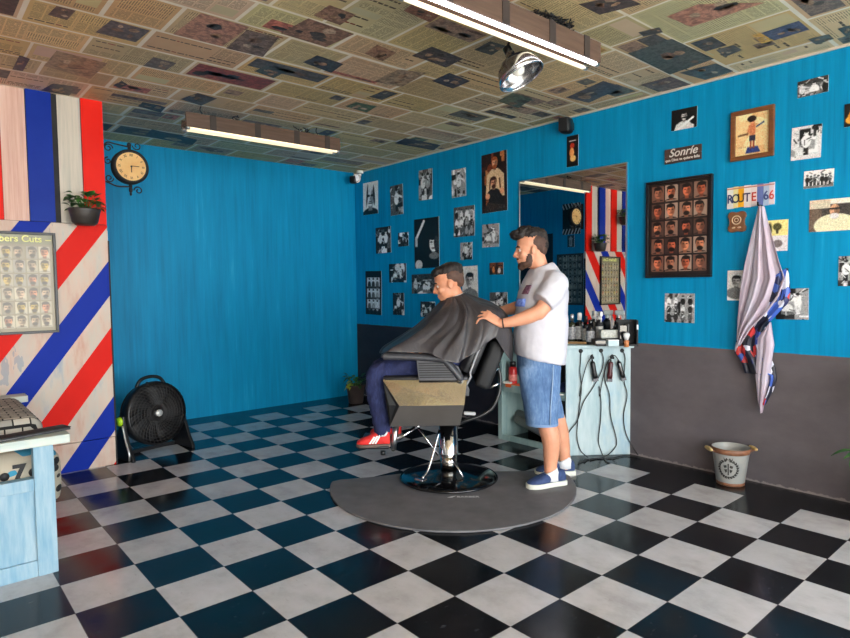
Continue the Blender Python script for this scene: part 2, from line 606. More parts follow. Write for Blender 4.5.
# walls
mb = MB(); mb.bb(XW, XW + 0.12, YF, YB + 0.12, 0, H)
struct(mb.build('wall_right', right_wall_mat()))
mb = MB(); mb.bb(XP - 0.4, XW, YB, YB + 0.12, 0, H)
struct(mb.build('wall_back', M['blue']))
mb = MB(); mb.bb(XL - 0.12, XL, YF, YP, 0, H)
struct(mb.build('wall_left', M['plaster']))
# striped partition: diagonal panels below, upright boards above
mb = MB()
mb.bb(XL, XP - 0.004, YP, YP + 0.1, 0.0, 0.205)
mb.bb(XL, XP - 0.004, YP, YP + 0.1, 0.209, 1.772)
mb.bb(XL, XP - 0.01, YP + 0.02, YP + 0.12, 0.0, H)
part = mb.build('wall_front', stripe_mat(), bevel=0.002)
struct(part)
mb = MB()
edges = [1.170, 1.027, 0.878, 0.695, 0.549, 0.40, 0.25, 0.10, -0.05, -0.2, -0.35, -0.5]
cols = [0, 2, 1, 3, 0, 2, 1, 3, 0, 2, 1]
for k in range(len(edges) - 1):
    x1, x0 = edges[k], edges[k + 1]
    mb.cm = cols[k]
    dep = 0.012 if cols[k] in (0, 1) else 0.0
    if k == 1: x0 += 0.002
    if k == 2: x1 -= 0.03          # the open joint beside the blue board
    mb.bb(x0 + 0.002, x1 - 0.002, YP - 0.012 - dep + 0.02, YP + 0.02, 1.775, H)
mb.cm = 4; mb.bb(-0.5, 1.165, YP + 0.012, YP + 0.0199, 1.772, H)
struct(mb.build('wall_boards', ['red_paint', 'blue_paint', 'wash_white', 'wash_pink', 'shadow_gap'], part))
mb = MB(); mb.bb(XP - 0.1, XP, YP + 0.022, YB, 0, H)
struct(mb.build('wall_side', M['blue']))
# dark doorway in that side wall (only the mirror sees it)
mb = MB(); mb.bb(XP - 0.005, XP + 0.012, 5.46, 6.06, 0, 2.04)
d1 = struct(mb.build('door_1', pm('navy_door', (14, 22, 34), 0.5, d=5)))
mb = MB(); mb.cyl((XP + 0.012, 5.52, 1.0), (XP + 0.05, 5.52, 1.0), 0.012); mb.ell((XP + 0.06, 5.52, 1.0), (0.025, 0.025, 0.025))
struct(mb.build('door_handle', 'alu', d1))
# pale cornice line along the right wall
mb = MB(); mb.bb(XW - 0.012, XW, YF, YB, H - 0.014, H)
struct(mb.build('trim_1', pm('pale_edge', (196, 186, 170), 0.6)))
# black strip on the partition corner
mb = MB(); mb.bb(XP - 0.004, XP + 0.006, YP - 0.002, YP + 0.02, 0.0, 1.66)
struct(mb.build('trim_2', M['shadow_gap']))

# ------------------------------------------------------------------ newspaper ceiling
def text_mat(name, axis):
    t = NT(name)
    a = t.n('ShaderNodeAttribute'); a.attribute_name = 'Col'
    x, y, z = t.xyz(t.world())
    u, w = (y, x) if axis == 0 else (x, y)
    line = t.math('GREATER_THAN', t.math('SINE', t.math('MULTIPLY', u, 2 * PI / 0.0115)), 0.05)
    col = t.math('GREATER_THAN', t.math('FRACT', t.math('MULTIPLY', w, 1 / 0.066)), 0.10)
    nz = t.math('GREATER_THAN', t.noise(t.world((90, 90, 1)), 1.0, 2), 0.40)
    f = t.math('MULTIPLY', t.math('MULTIPLY', line, col), t.math('MULTIPLY', nz, 0.68))
    c = t.mix(f, a.outputs['Color'], (74, 66, 52))
    return t.done(c, 0.6)

def news_mat():
    t = NT('newsprint')
    a = t.n('ShaderNodeAttribute'); a.attribute_name = 'Col'
    n = t.noise(t.world((5, 5, 1)), 1.0, 5, 0.6)
    c = t.mix(t.math('MULTIPLY', n, 0.3), a.outputs['Color'], (150, 120, 70), 'MULTIPLY')
    return t.done(c, 0.55)

def photo_mat():
    """half-tone press photographs: blotches of tone over the picture's own colour"""
    t = NT('press_photo')
    a = t.n('ShaderNodeAttribute'); a.attribute_name = 'Col'
    n = t.noise(t.world((32, 32, 1)), 1.0, 5, 0.65)
    f = t.ramp(n, [(0.36, (90, 84, 78)), (0.5, (170, 164, 156)), (0.56, (255, 250, 240)), (0.66, (140, 134, 128))])
    c = t.mix(0.65, a.outputs['Color'], f, 'MULTIPLY')
    return t.done(c, 0.5)

def build_ceiling():
    rg = random.Random(21)
    vs, fs, mi, cols = [], [], [], []
    def quad(x0, x1, y0, y1, lv, c, m):
        if x1 - x0 < 0.003 or y1 - y0 < 0.003: return
        z = H - 0.0008 * lv
        o = len(vs)
        vs.extend([(x0, y0, z), (x0, y1, z), (x1, y1, z), (x1, y0, z)])
        fs.append((o, o + 1, o + 2, o + 3)); mi.append(m); cols.append(c)
    def blob(x0, x1, y0, y1, lv, c):
        n = rg.randint(5, 9); cx, cy = (x0 + x1) / 2, (y0 + y1) / 2
        o = len(vs); z = H - 0.0008 * lv
        for i in range(n):
            a = -2 * PI * i / n; r = rg.uniform(0.6, 1)
            vs.append((cx + (x1 - x0) / 2 * r * math.cos(a), cy + (y1 - y0) / 2 * r * math.sin(a), z))
        fs.append(tuple(range(o, o + n))); mi.append(3); cols.append(c)
    dark = [(66, 56, 48), (56, 50, 46), (96, 76, 62), (84, 76, 70), (124, 94, 72), (48, 44, 42), (144, 110, 84), (74, 74, 62)]
    acc = [(150, 60, 46), (44, 52, 92), (60, 90, 60), (176, 128, 50), (168, 80, 60)]
    def page(x0, x1, y0, y1):
        tint = rg.choice([(222, 194, 142), (214, 184, 132), (224, 200, 156), (208, 184, 140), (216, 194, 152), (226, 194, 138)])
        tint = tuple(v + rg.uniform(-8, 8) for v in tint)
        quad(x0, x1, y0, y1, 1, tint, 0)
        m = 0.016
        ax0, ax1, ay0, ay1 = x0 + m, x1 - m, y0 + m, y1 - m
        if rg.random() < 0.035:          # a page that is one big picture
            c = rg.choice(dark + acc[:2]); quad(ax0, ax1, ay0, ay1, 2, tuple(v + 20 for v in c), 3)
            for _ in range(7):
                w, h = rg.uniform(.1, .45) * (ax1 - ax0), rg.uniform(.1, .45) * (ay1 - ay0)
                bx, by = rg.uniform(ax0, ax1 - w), rg.uniform(ay0, ay1 - h)
                blob(bx, bx + w, by, by + h, 3, rg.choice([(150, 110, 84), (170, 150, 120), (60, 54, 50), (120, 60, 50), (90, 90, 96)]))
            return
        tall = (ay1 - ay0) > (ax1 - ax0)
        # grid of blocks
        nc = max(2, int((ax1 - ax0) / rg.uniform(0.085, 0.17)))
        x = ax0
        cw = (ax1 - ax0) / nc
        while x < ax1 - 0.01:
            span = min(rg.choice([1, 1, 2, 2, 3]), int(round((ax1 - x) / cw)))
            span = max(span, 1)
            xe = x + cw * span
            y = ay0
            while y < ay1 - 0.012:
                h = min(rg.uniform(0.05, 0.2), ay1 - y)
                k = rg.random()
                if k < 0.11 and h > 0.045:
                    c = rg.choice(dark * 3 + acc)
                    quad(x + .004, xe - .006, y + .004, y + h - .006, 2, tuple(v + 52 for v in c), 3)
                    for _ in range(rg.randint(2, 5)):
                        w, hh = rg.uniform(.2, .6) * (xe - x - .01), rg.uniform(.2, .6) * (h - .01)
                        bx, by = rg.uniform(x + .004, xe - .006 - w), rg.uniform(y + .004, y + h - .006 - hh)
                        blob(bx, bx + w, by, by + hh, 3, rg.choice([(176, 140, 108), (190, 176, 146), (84, 74, 66), (130, 100, 78), (104, 92, 82), (150, 140, 130)]))
                elif k < 0.29:
                    nb = rg.randint(1, 2)
                    for q in range(nb):         # headline words
                        xx = x + .004
                        yy = y + h * (q + .2) / nb
                        lh = min(0.014, h / nb * .5)
                        while xx < xe - .03:
                            ww = rg.uniform(.012, .045)
                            quad(xx, min(xx + ww, xe - .006), yy, yy + lh, 2, (100, 88, 68) if rg.random() < .9 else (160, 84, 62), 0)
                            xx += ww + .007
                elif k < 0.37:
                    quad(x + .004, xe - .006, y + .003, y + h - .005, 2, tuple(v + rg.uniform(-6, 18) for v in (204, 190, 150)), 0)
                else:
                    quad(x + .004, xe - .006, y + .003, y + h - .005, 2, tint, rg.choice([1, 1, 1, 2]))
                y += h
            x = xe
    # backing slab
    o = 0
    base = MB(); base.bb(XL - 0.1, XW + 0.12, YF - 0.1, YB + 0.12, H, H + 0.12)
    vs += base.v; fs += base.f; mi += [0] * len(base.f); cols += [(250, 244, 226)] * len(base.f)
    y = YF - 0.08
    ys = [1.72, 2.0, 2.29]
    y = -2.58
    while y < YB:
        nx = [q for q in (1.15, 1.71, 2.0, 2.30, 2.76, 3.03, 3.39, 3.69, 3.98, 4.27, 4.55, 4.9, 5.2, 5.5, 5.8, YB) if q > y + 0.1]
        w = rg.choice([0.29, 0.38, 0.56]) if y < 0.55 else nx[0] - y
        x = XL + rg.uniform(-0.3, 0.0)
        while x < XW:
            L = rg.choice([0.56, 0.56, 0.40, 0.30, 0.56])
            s = rg.uniform(0.012, 0.03)
            page(max(x, XL) + s * .5, min(x + L, XW) - s * .5, y + s * .5, min(y + w, YB) - s * .5)
            x += L
        y += w
    def seen(pts, off, sc, c, spots=4):
        # a press photograph lying where the photograph shows one
        ps = [at(2, H, off[0] + px / sc, off[1] + py / sc) for px, py in pts]
        o = len(vs); z = H - 0.0032
        area = sum(ps[i].x * ps[i - 1].y - ps[i - 1].x * ps[i].y for i in range(len(ps)))
        if area < 0: ps.reverse()
        vs.extend([(p.x, p.y, z) for p in ps]); fs.append(tuple(range(o, o + len(ps)))); mi.append(3); cols.append(tuple(v + 34 for v in c))
        x0, x1, y0, y1 = min(p.x for p in ps), max(p.x for p in ps), min(p.y for p in ps), max(p.y for p in ps)
        for _ in range(spots):
            w, h = rg.uniform(.15, .4) * (x1 - x0), rg.uniform(.15, .4) * (y1 - y0)
            bx, by = rg.uniform(x0 + .1 * (x1 - x0), x1 - w - .1 * (x1 - x0)), rg.uniform(y0 + .1 * (y1 - y0), y1 - h - .1 * (y1 - y0))
            blob(bx, bx + w, by, by + h, 5, rg.choice([(196, 156, 120), (96, 84, 74), (150, 116, 92), (206, 180, 150)]))
    A_, B_, D_ = (0, 0), (250, 0), (550, 0); q_ = 850 / 300
    for pts, off, c in (
        ([(490, 95), (570, 35), (705, 75), (630, 130)], A_, (170, 116, 90)), ([(270, 90), (315, 55), (425, 85), (385, 118)], A_, (84, 76, 74)), ([(135, 40), (160, 15), (215, 28), (190, 55)], A_, (90, 66, 56)), ([(640, 135), (700, 82), (790, 105), (745, 160)], A_, (116, 92, 76)),
        ([(35, 195), (55, 155), (85, 165), (65, 200)], A_, (60, 52, 50)), ([(125, 185), (160, 142), (305, 178), (255, 222)], A_, (150, 120, 90)), ([(405, 185), (435, 160), (500, 178), (470, 198)], A_, (96, 84, 74)), ([(720, 200), (755, 185), (808, 202), (775, 220)], A_, (52, 62, 58)), ([(320, 240), (345, 228), (362, 238), (340, 248)], A_, (54, 50, 50)), ([(510, 280), (560, 262), (615, 278), (570, 298)], A_, (66, 64, 66)), ([(115, 255), (150, 235), (225, 245), (195, 270)], A_, (62, 56, 52)), ([(390, 300), (405, 288), (470, 302), (455, 318)], A_, (40, 44, 46)), ([(410, 385), (430, 365), (560, 395), (545, 410)], A_, (36, 44, 46)),
        ([(85, 92), (165, 50), (295, 95), (215, 132)], B_, (136, 96, 72)), ([(180, 42), (225, 12), (300, 40), (255, 70)], B_, (140, 100, 76)), ([(150, 175), (190, 155), (265, 180), (230, 205)], B_, (52, 50, 54)), ([(325, 150), (360, 125), (415, 148), (375, 172)], B_, (150, 106, 76)), ([(460, 155), (515, 130), (605, 165), (555, 190)], B_, (78, 66, 62)), ([(515, 228), (565, 205), (625, 228), (575, 250)], B_, (52, 48, 58)), ([(350, 230), (420, 195), (500, 205), (430, 245)], B_, (160, 132, 100)), ([(635, 140), (680, 115), (725, 128), (685, 155)], B_, (70, 74, 66)), ([(270, 300), (300, 288), (360, 300), (330, 318)], B_, (70, 96, 62)), ([(410, 405), (440, 390), (540, 410), (520, 425)], B_, (44, 40, 44)), ([(700, 285), (745, 262), (800, 280), (760, 305)], B_, (80, 92, 70)), ([(435, 28), (460, 10), (540, 40), (510, 62)], B_, (150, 96, 70)),
        ([(220, 150), (345, 108), (465, 165), (340, 210)], D_, (70, 74, 66)), ([(598, 92), (705, 57), (735, 82), (635, 113)], D_, (62, 66, 96)), ([(572, 98), (596, 92), (634, 113), (600, 122)], D_, (206, 156, 60)), ([(330, 45), (420, 10), (610, 5), (400, 75)], D_, (176, 116, 92)), ([(365, 205), (470, 178), (520, 200), (440, 225)], D_, (66, 72, 70)), ([(255, 240), (340, 215), (400, 238), (320, 258)], D_, (104, 84, 74)), ([(45, 275), (150, 228), (210, 245), (110, 290)], D_, (70, 70, 76)), ([(80, 10), (200, -15), (260, 10), (140, 40)], D_, (64, 52, 50)), ([(250, 90), (310, 75), (320, 90), (265, 102)], D_, (70, 66, 62)), ([(730, 110), (790, 95), (805, 108), (755, 125)], D_, (78, 80, 74)), ([(815, 80), (850, 70), (880, 88), (840, 102)], D_, (60, 68, 66)), ([(470, 140), (520, 125), (545, 140), (495, 160)], D_, (90, 84, 76))):
        seen(pts, off, q_, c)
    me = bpy.data.meshes.new('ceiling')
    me.from_pydata(vs, [], fs)
    me.polygons.foreach_set('material_index', mi)
    at_ = me.color_attributes.new('Col', 'FLOAT_COLOR', 'CORNER')
    arr = []
    for f, c in zip(fs, cols):
        l = lin(c)
        arr += list(l) * len(f)
    at_.data.foreach_set('color', arr)
    me.update()
    return struct(link('ceiling', me, [news_mat(), text_mat('news_text', 0), text_mat('news_text_turned', 1), photo_mat()]))
build_ceiling()

# ------------------------------------------------------------------ daylight through the open street front
w = bpy.data.worlds.new('daylight'); bpy.context.scene.world = w
w.use_nodes = True
bg = w.node_tree.nodes['Background']
bg.inputs[0].default_value = (0.93, 0.97, 1.0, 1)
bg.inputs[1].default_value = 9.0
pl = bpy.data.lights.new('street_portal', 'AREA'); pl.shape = 'RECTANGLE'; pl.size = XW - XL; pl.size_y = H
pl.cycles.is_portal = True
po = bpy.data.objects.new('street_portal', pl); C.objects.link(po)
po.location = ((XW + XL) / 2, YF + 0.01, H / 2); po.rotation_euler = (math.radians(90), 0, 0)
sl = bpy.data.lights.new('sun', 'SUN'); sl.energy = 60.0; sl.color = (1, 0.94, 0.84); sl.angle = 0.01
so = bpy.data.objects.new('sun', sl); C.objects.link(so); so.rotation_euler = (math.radians(-35), 0, math.radians(8))   # high over the roof: it lights the street, whose bounce lights the ceiling
vs_ = bpy.context.scene.view_settings
vs_.view_transform = 'Standard'; vs_.look = 'None'; vs_.gamma = 1.0; vs_.use_curve_mapping = False; vs_.exposure = 0.22
# ------------------------------------------------------------------ ceiling lights
def squiggle(mb, p, q, n, amp, r, rg):
    pts = []
    for i in range(n + 1):
        t = i / n
        b = Vector(p).lerp(Vector(q), t)
        a = amp * math.sin(PI * t)
        pts.append(b + Vector((rg.uniform(-a, a), rg.uniform(-a, a), rg.uniform(-a, a) * 0.5)))
    mb.tube(pts, r, 6)

def smooth_path(pts, n=6):
    """Catmull-Rom through the points"""
    pts = [Vector(p) for p in pts]
    P = [pts[0]] + pts + [pts[-1]]
    out = []
    for i in range(1, len(P) - 2):
        for k in range(n):
            t = k / n
            a, b, c, d = P[i - 1], P[i], P[i + 1], P[i + 2]
            out.append(0.5 * ((2 * b) + (c - a) * t + (2 * a - 5 * b + 4 * c - d) * t * t + (3 * b - a - 3 * c + d) * t ** 3))
    out.append(pts[-1])
    return out

M['tube_bright'] = emit('white_tube', (250, 246, 255), 9.0)
M['tube_cream'] = emit('cream_tube', (255, 240, 205), 0.8)
M['tube_dim'] = emit('cream_tube_dim', (255, 236, 196), 0.6)
M['strap'] = pm('dark_strap', (48, 38, 34), 0.6)
def fixture(x0, x1, y, label, front, rear, messy):
    rg = random.Random(int(y * 10))
    L = x1 - x0
    t = thing('fluorescent_light', label, 'ceiling light', ((x0 + x1) / 2, y, 2.47), 0, 'wooden fluorescent lights')
    mb = MB(); mb.bb(-L / 2, L / 2, -0.012, 0.012, 0.012, 0.118); mb.bb(-L / 2, L / 2, 0.012, 0.098, 0.028, 0.05); mb.bb(-L / 2, L / 2, 0.086, 0.1, 0.012, 0.075)
    mb.build('housing', 'wood_box', t, 0.003)
    for f in (0.15, 0.42, 0.68, 0.90):
        mb = MB(); mb.bb(-L / 2 + f * L - 0.024, -L / 2 + f * L + 0.024, -0.016, -0.012, 0.01, 0.12)
        mb.build('strap', 'strap', t)
    for yy, m in ((0.008, front), (0.082, rear)):
        mb = MB(); mb.cyl((-L / 2 + 0.03, yy, 0.008), (L / 2 - 0.03, yy, 0.008), 0.011, seg=14)
        tb = mb.build('lamp_tube', m, t)
        for s in (-1, 1):
            mb = MB(); mb.cyl((s * (L / 2 - 0.03), yy, 0.008), (s * (L / 2 - 0.002), yy, 0.008), 0.014, seg=14)
            mb.build('end_cap', 'alu', tb)
    for f in ((0.1, 0.85) if not messy else (0.2, 0.8)):
        mb = MB()
        xx = -L / 2 + f * L
        mb.tube(smooth_path([(xx, 0.04, 0.05), (xx + 0.01, 0.042, 0.12), (xx - 0.006, 0.05, 0.16), (xx, 0.045, 0.189)]), 0.0035, 6)
        mb.build('hanging_wire', 'black', t)
    mb = MB()
    for k in range(13 if messy else 5):
        a = rg.uniform(0.08, 0.30) if messy else rg.uniform(-0.45, 0.4)
        squiggle(mb, (a * L, 0.03, 0.125 if messy else .10), (a * L + rg.uniform(-.12, .22), 0.05, 0.172), 14, 0.05 if messy else 0.03, 0.0036, rg)
    mb.build('loose_wires', 'black' if messy else 'strap', t)
    return t
fixture(1.63, 2.95, 4.53, 'wooden fluorescent light with dull cream tube hung near the plain blue wall', 'tube_cream', 'tube_dim', False)
fixture(1.58, 2.89, 1.90, 'wooden fluorescent light with glaring white tube hung above the picture wall', 'tube_bright', 'tube_cream', True)

# reflector lamp behind the near fixture
t = thing('reflector_lamp', 'clear silver reflector lamp hanging behind the glaring fluorescent light', 'lamp', (2.375, 2.075, 2.455))
ax = (RV * 0.42 - UV * 0.88 - FV * 0.12).normalized()
rm = Vector((0, 0, 1)).rotation_difference(ax).to_matrix()
mb = MB(); mb.lathe([(0.024, -0.01), (0.026, 0.012), (0.065, 0.03), (0.098, 0.062), (0.112, 0.10), (0.117, 0.128), (0.113, 0.128), (0.107, 0.10), (0.093, 0.066), (0.06, 0.036), (0.022, 0.018)], 40, rot=rm, caps=False)
mb.build('reflector', pm('grey_mirror', (150, 150, 152), .2, 1.0, d=30, scale=(14, 14, 3)), t)
mb = MB(); mb.torus(ax * 0.128, 0.116, 0.004, rm, 40, 8); mb.build('rim', 'chrome', t)
mb = MB(); mb.lathe([(0.012, 0.02), (0.013, 0.05), (0.03, 0.085), (0.033, 0.095), (0.022, 0.112), (0.002, 0.118)], 24, rot=rm)
mb.build('bulb', pm('frosted_bulb', (240, 236, 225), 0.15), t)
mb = MB(); mb.cyl(-ax * 0.045, ax * 0.012, 0.021, seg=20); mb.tube([-ax * 0.045, -ax * 0.06 + Vector((0, -0.03, 0.01)), Vector((-0.03, -0.06, 0.05))], 0.006, 8)
mb.build('socket', 'black', t)

# small black speaker below the cornice, camera in the corner
t = thing('wall_speaker', 'small black speaker fixed high on the blue wall below the ceiling', 'speaker', (XW, 3.0, 2.575))
mb = MB(); mb.rbox((-0.075, 0, 0), (0.11, 0.095, 0.125), 0.03, rot3(0, 0, 12)); mb.build('body', 'black', t)
mb = MB(); mb.rbox((-0.132, -0.012, 0), (0.012, 0.078, 0.105), 0.006, rot3(0, 0, 12)); mb.build('grille', 'black_matte', t)
mb = MB(); mb.cyl((-0.03, 0, 0), (0, 0, 0), 0.014); mb.rbox((-0.004, 0, 0), (0.008, 0.05, 0.06), 0.003); mb.build('bracket', 'black', t)
t = thing('security_camera', 'white and black security camera in the far upper corner', 'camera', (XW - 0.03, YB - 0.16, H))
d = Vector((-0.55, -0.8, -0.12)).normalized()
mb = MB(); mb.cyl((0, 0, 0), (0, 0, -0.03), 0.04); mb.cyl((0, 0, -0.03), (0, 0, -0.06), 0.014); mb.build('mount', 'white', t)
mb = MB(); mb.tube([Vector((0.0, 0.07, -0.085)), Vector((0, 0.07, -0.085)) + d * 0.17], [0.045, 0.048], 20); mb.build('body', 'white', t)
mb = MB(); e = Vector((0, 0.07, -0.085)) + d * 0.17; mb.tube([e, e + d * 0.012], [0.042, 0.036], 20); mb.build('lens', 'black_gloss', t)
mb = MB(); mb.rbox((-0.115, -0.03, -0.12), (0.075, 0.075, 0.085), 0.018, rot3(0, 0, 30)); mb.build('power_box', 'black', t)

# ------------------------------------------------------------------ pictures on the right wall
def wall_rect(x0, y0, x1, y1):
    cx, cy = (x0 + x1) / 2, (y0 + y1) / 2
    a, b = at(0, XW, x0, cy).y, at(0, XW, x1, cy).y
    zt, zb = at(0, XW, cx, y0).z, at(0, XW, cx, y1).z
    return (a + b) / 2, (zt + zb) / 2, abs(a - b), zt - zb

BW = [(12, 12, 12), (40, 40, 40), (90, 90, 90), (150, 150, 150), (205, 205, 205), (235, 235, 235)]
def art_for(kind, w, h, seed):
    rg = np.random.default_rng(seed)
    if kind == 'bald':
        a = Art(w, h, (214, 210, 206)); bust(a, w * .5, h * .45, h * .30, (206, 204, 204), (20, 20, 20), (14, 14, 16), False, 1, True)
        a.ell(w * .28, h * .4, w * .05, h * .3, (30, 30, 34), .1); a.ell(w * .74, h * .42, w * .06, h * .28, (24, 24, 28), -.1)
        for e in (.36, .62): a.ell(w * e, h * .42, w * .1, h * .035, (20, 20, 20))
        a.line((w * .38, h * .66), (w * .6, h * .66), 1.2, (40, 40, 40))
    elif kind == 'dark_tall':
        a = Art(w, h, (10, 10, 11)); a.line((w * .08, h * .40), (w * .4, h * .06), w * .09, (226, 224, 220)); a.rect(w * .04, h * .36, w * .14, h * .56, (190, 188, 184))
        a.ell(w * .78, h * .52, w * .16, h * .17, (222, 218, 214)); a.ell(w * .76, h * .36, w * .2, h * .09, (8, 8, 8)); a.ell(w * .9, h * .52, w * .1, h * .16, (60, 60, 60), 0, .8)
        for e in (.70, .84): a.ell(w * e, h * .49, w * .045, h * .014, (20, 20, 20))
        a.ell(w * .77, h * .61, w * .06, h * .012, (70, 50, 50)); a.ell(w * .18, h * .93, w * .15, h * .10, (190, 188, 186)); a.ell(w * .8, h * .76, w * .2, h * .07, (120, 118, 116))
    elif kind == 'colour_pair':
        a = Art(w, h, (44, 26, 20)); clutter(a, rg, 26, [(110, 56, 34), (70, 36, 26), (146, 84, 50), (30, 18, 14), (170, 110, 70)], .3)
        a.poly([(w * .22, h * .36), (w * .42, h * .27), (w * .66, h * .27), (w * .88, h * .38), (w * .9, h * .75), (w * .15, h * .75)], (206, 176, 140))
        a.line((w * .38, h * .3), (w * .32, h * .6), 2, (80, 50, 36)); a.line((w * .68, h * .3), (w * .74, h * .6), 2, (80, 50, 36))
        bust(a, w * .53, h * .17, h * .085, (222, 160, 122), (150, 80, 40), (206, 176, 140), True)
        a.poly([(w * .2, h * .95), (w * .34, h * .65), (w * .62, h * .62), (w * .88, h * .78), (w * .98, h)], (30, 28, 28)); a.poly([(w * .05, h), (w * .22, h * .82), (w * .9, h * .9), (w, h)], (60, 50, 46))
        bust(a, w * .48, h * .50, h * .085, (214, 150, 116), (70, 38, 26), (36, 34, 34), True)
        a.ell(w * .24, h * .72, w * .09, h * .05, (214, 150, 116)); a.ell(w * .8, h * .66, w * .08, h * .05, (214, 150, 116))
    elif kind == 'strip3':
        a = Art(w, h, (18, 18, 22)); n = 3
        for k in range(n):
            y0 = h * (.15 + .25 * k); a.rect(w * .1, y0, w * .9, y0 + h * .22, (196, 196, 196))
            for q in range(3):
                figure(a, w * (.25 + .25 * q), y0 + h * .05, w * .055, BW[(q + k) % 5], (215, 215, 215))
            a.rect(w * .1, y0 + h * .2, w * .9, y0 + h * .222, (60, 60, 60))
    elif kind == 'row':
        a = Art(w, h, (222, 220, 216)); 
        for q in range(7): figure(a, w * (.12 + .125 * q), h * (.3 + .05 * (q % 2)), h * .062, BW[q % 4], (190, 190, 190))
        a.rect(0, h * .86, w, h, (120, 120, 120))
    elif kind == 'portrait_colour':
        a = Art(w, h, (74, 70, 66)); a.rect(0, 0, w * .5, h * .28, (196, 186, 164)); a.rect(0, h * .28, w * .3, h, (110, 96, 84)); a.rect(w * .5, 0, w, h * .16, (224, 216, 198))
        a.ell(w * .62, h * .82, w * .5, h * .36, (214, 208, 176)); bust(a, w * .60, h * .34, h * .19, (206, 160, 128), (200, 196, 190), (214, 208, 176), False, 1, True)
        a.rect(w * .46, h * .28, w * .76, h * .33, (40, 40, 44)); a.ell(w * .6, h * .53, w * .11, h * .09, (206, 202, 198))
    elif kind == 'child':
        a = Art(w, h, (226, 190, 140)); clutter(a, rg, 8, [(220, 180, 130), (236, 206, 160), (210, 168, 118)], .5)
        a.poly([(w * .3, h * .95), (w * .36, h * .8), (w * .66, h * .8), (w * .74, h * .95)], (50, 66, 120)); a.rect(w * .43, h * .62, w * .485, h * .84, (150, 80, 56)); a.rect(w * .515, h * .62, w * .57, h * .84, (140, 72, 50)); a.ell(w * .5, h * .40, w * .095, h * .17, (196, 122, 84)); a.rect(w * .41, h * .53, w * .59, h * .66, (44, 46, 66)); a.line((w * .42, h * .3), (w * .36, h * .5), 2.5, (196, 122, 84))
        a.ell(w * .49, h * .18, w * .085, h * .08, (206, 140, 100)); a.ell(w * .48, h * .135, w * .13, h * .075, (50, 34, 30)); a.line((w * .62, h * .34), (w * .82, h * .26), 2, (60, 80, 110)); a.line((w * .1, h * .5), (w * .36, h * .48), 2.5, (120, 90, 60)); a.rect(w * .1, h * .78, w * .32, h * .8, (180, 150, 110))
    elif kind == 'cream':
        a = Art(w, h, (226, 208, 140)); a.rect(0, h * .5, w, h, (214, 206, 206)); a.ell(w * .52, h * .22, w * .2, h * .12, (90, 84, 50)); a.rect(w * .47, h * .3, w * .57, h * .44, (70, 66, 50)); a.ell(w * .18, h * .3, w * .1, h * .22, (70, 70, 50)); a.ell(w * .55, h * .76, w * .22, h * .12, (120, 110, 110))
    elif kind == 'moustache':
        a = Art(w, h, (12, 12, 14)); a.poly([(w * .12, h), (w * .2, h * .72), (w * .55, h * .62), (w * .9, h * .86), (w * .9, h)], (206, 204, 200)); bust(a, w * .5, h * .36, h * .2, (208, 206, 202), (14, 14, 14), (206, 204, 200), False); a.ell(w * .5, h * .44, w * .12, h * .035, (16, 16, 16)); a.line((w * .3, h * .95), (w * .85, h * .5), 2.5, (235, 235, 230))
    elif kind == 'small_colour':
        a = Art(w, h, (60, 40, 34)); clutter(a, rg, 8, [(120, 70, 44), (200, 150, 110), (30, 24, 22)], .5); figure(a, w * .3, h * .3, h * .09, (190, 120, 70), (214, 160, 120)); figure(a, w * .72, h * .35, h * .09, (206, 204, 200), (214, 160, 120))
    elif kind == 'dark_figure':
        a = Art(w, h, (12, 10, 10)); a.rect(w * .2, h * .16, w * .8, h * .88, (38, 24, 20)); a.ell(w * .48, h * .33, w * .2, h * .09, (190, 60, 34)); a.ell(w * .45, h * .55, w * .2, h * .16, (226, 150, 90)); a.ell(w * .55, h * .74, w * .26, h * .1, (230, 176, 110)); a.rect(w * .2, h * .15, w * .8, h * .19, (180, 176, 176))
    elif kind == 'edge_colour':
        a = Art(w, h, (16, 14, 14)); a.ell(w * .6, h * .6, w * .4, h * .3, (206, 150, 60)); bust(a, w * .5, h * .35, h * .16, (200, 150, 110), (30, 20, 20), (206, 150, 60))
    elif kind == 'head_prof':
        a = Art(w, h, (206, 204, 200)); a.ell(w * .5, h * .95, w * .5, h * .3, (225, 224, 222)); bust(a, w * .48, h * .36, h * .17, (190, 188, 186), (14, 14, 14), (120, 120, 120), False, -1)
    else:        # black-and-white barbershop scenes
        bgc = BW[int(rg.integers(1, 5))]
        a = Art(w, h, bgc)
        clutter(a, rg, 14, BW, .4)
        if kind == 'scene2':
            figure(a, w * .68, h * .22, h * .065, (222, 222, 220), (200, 200, 200), (14, 14, 14), (200, 200, 200), -1); seated(a, w * .36, h * .42, h * .07, (210, 210, 208))
        elif kind == 'scene1':
            figure(a, w * .5, h * .2, h * .075, BW[int(rg.integers(3, 6))], (200, 200, 200), (14, 14, 14), (30, 30, 30), 1)
        elif kind == 'wide':
            a.rect(0, 0, w, h * .3, (60, 60, 60)); seated(a, w * .55, h * .3, h * .11, (226, 226, 224)); figure(a, w * .15, h * .2, h * .1, (200, 200, 200), (180, 180, 180), (10, 10, 10), (30, 30, 30), 1); figure(a, w * .9, h * .25, h * .1, (40, 40, 40), (190, 190, 190))
        elif kind == 'crowd':
            for r_ in range(3):
                for q in range(4):
                    figure(a, w * (.14 + .24 * q), h * (.12 + .27 * r_), h * .045, BW[int(rg.integers(0, 6))], (205, 205, 205))
        elif kind == 'two_standing':
            for q in (.32, .68): figure(a, w * q, h * .2, h * .07, BW[int(rg.integers(3, 6))], (200, 200, 200), (14, 14, 14), (20, 20, 20), 1 if q < .5 else -1)
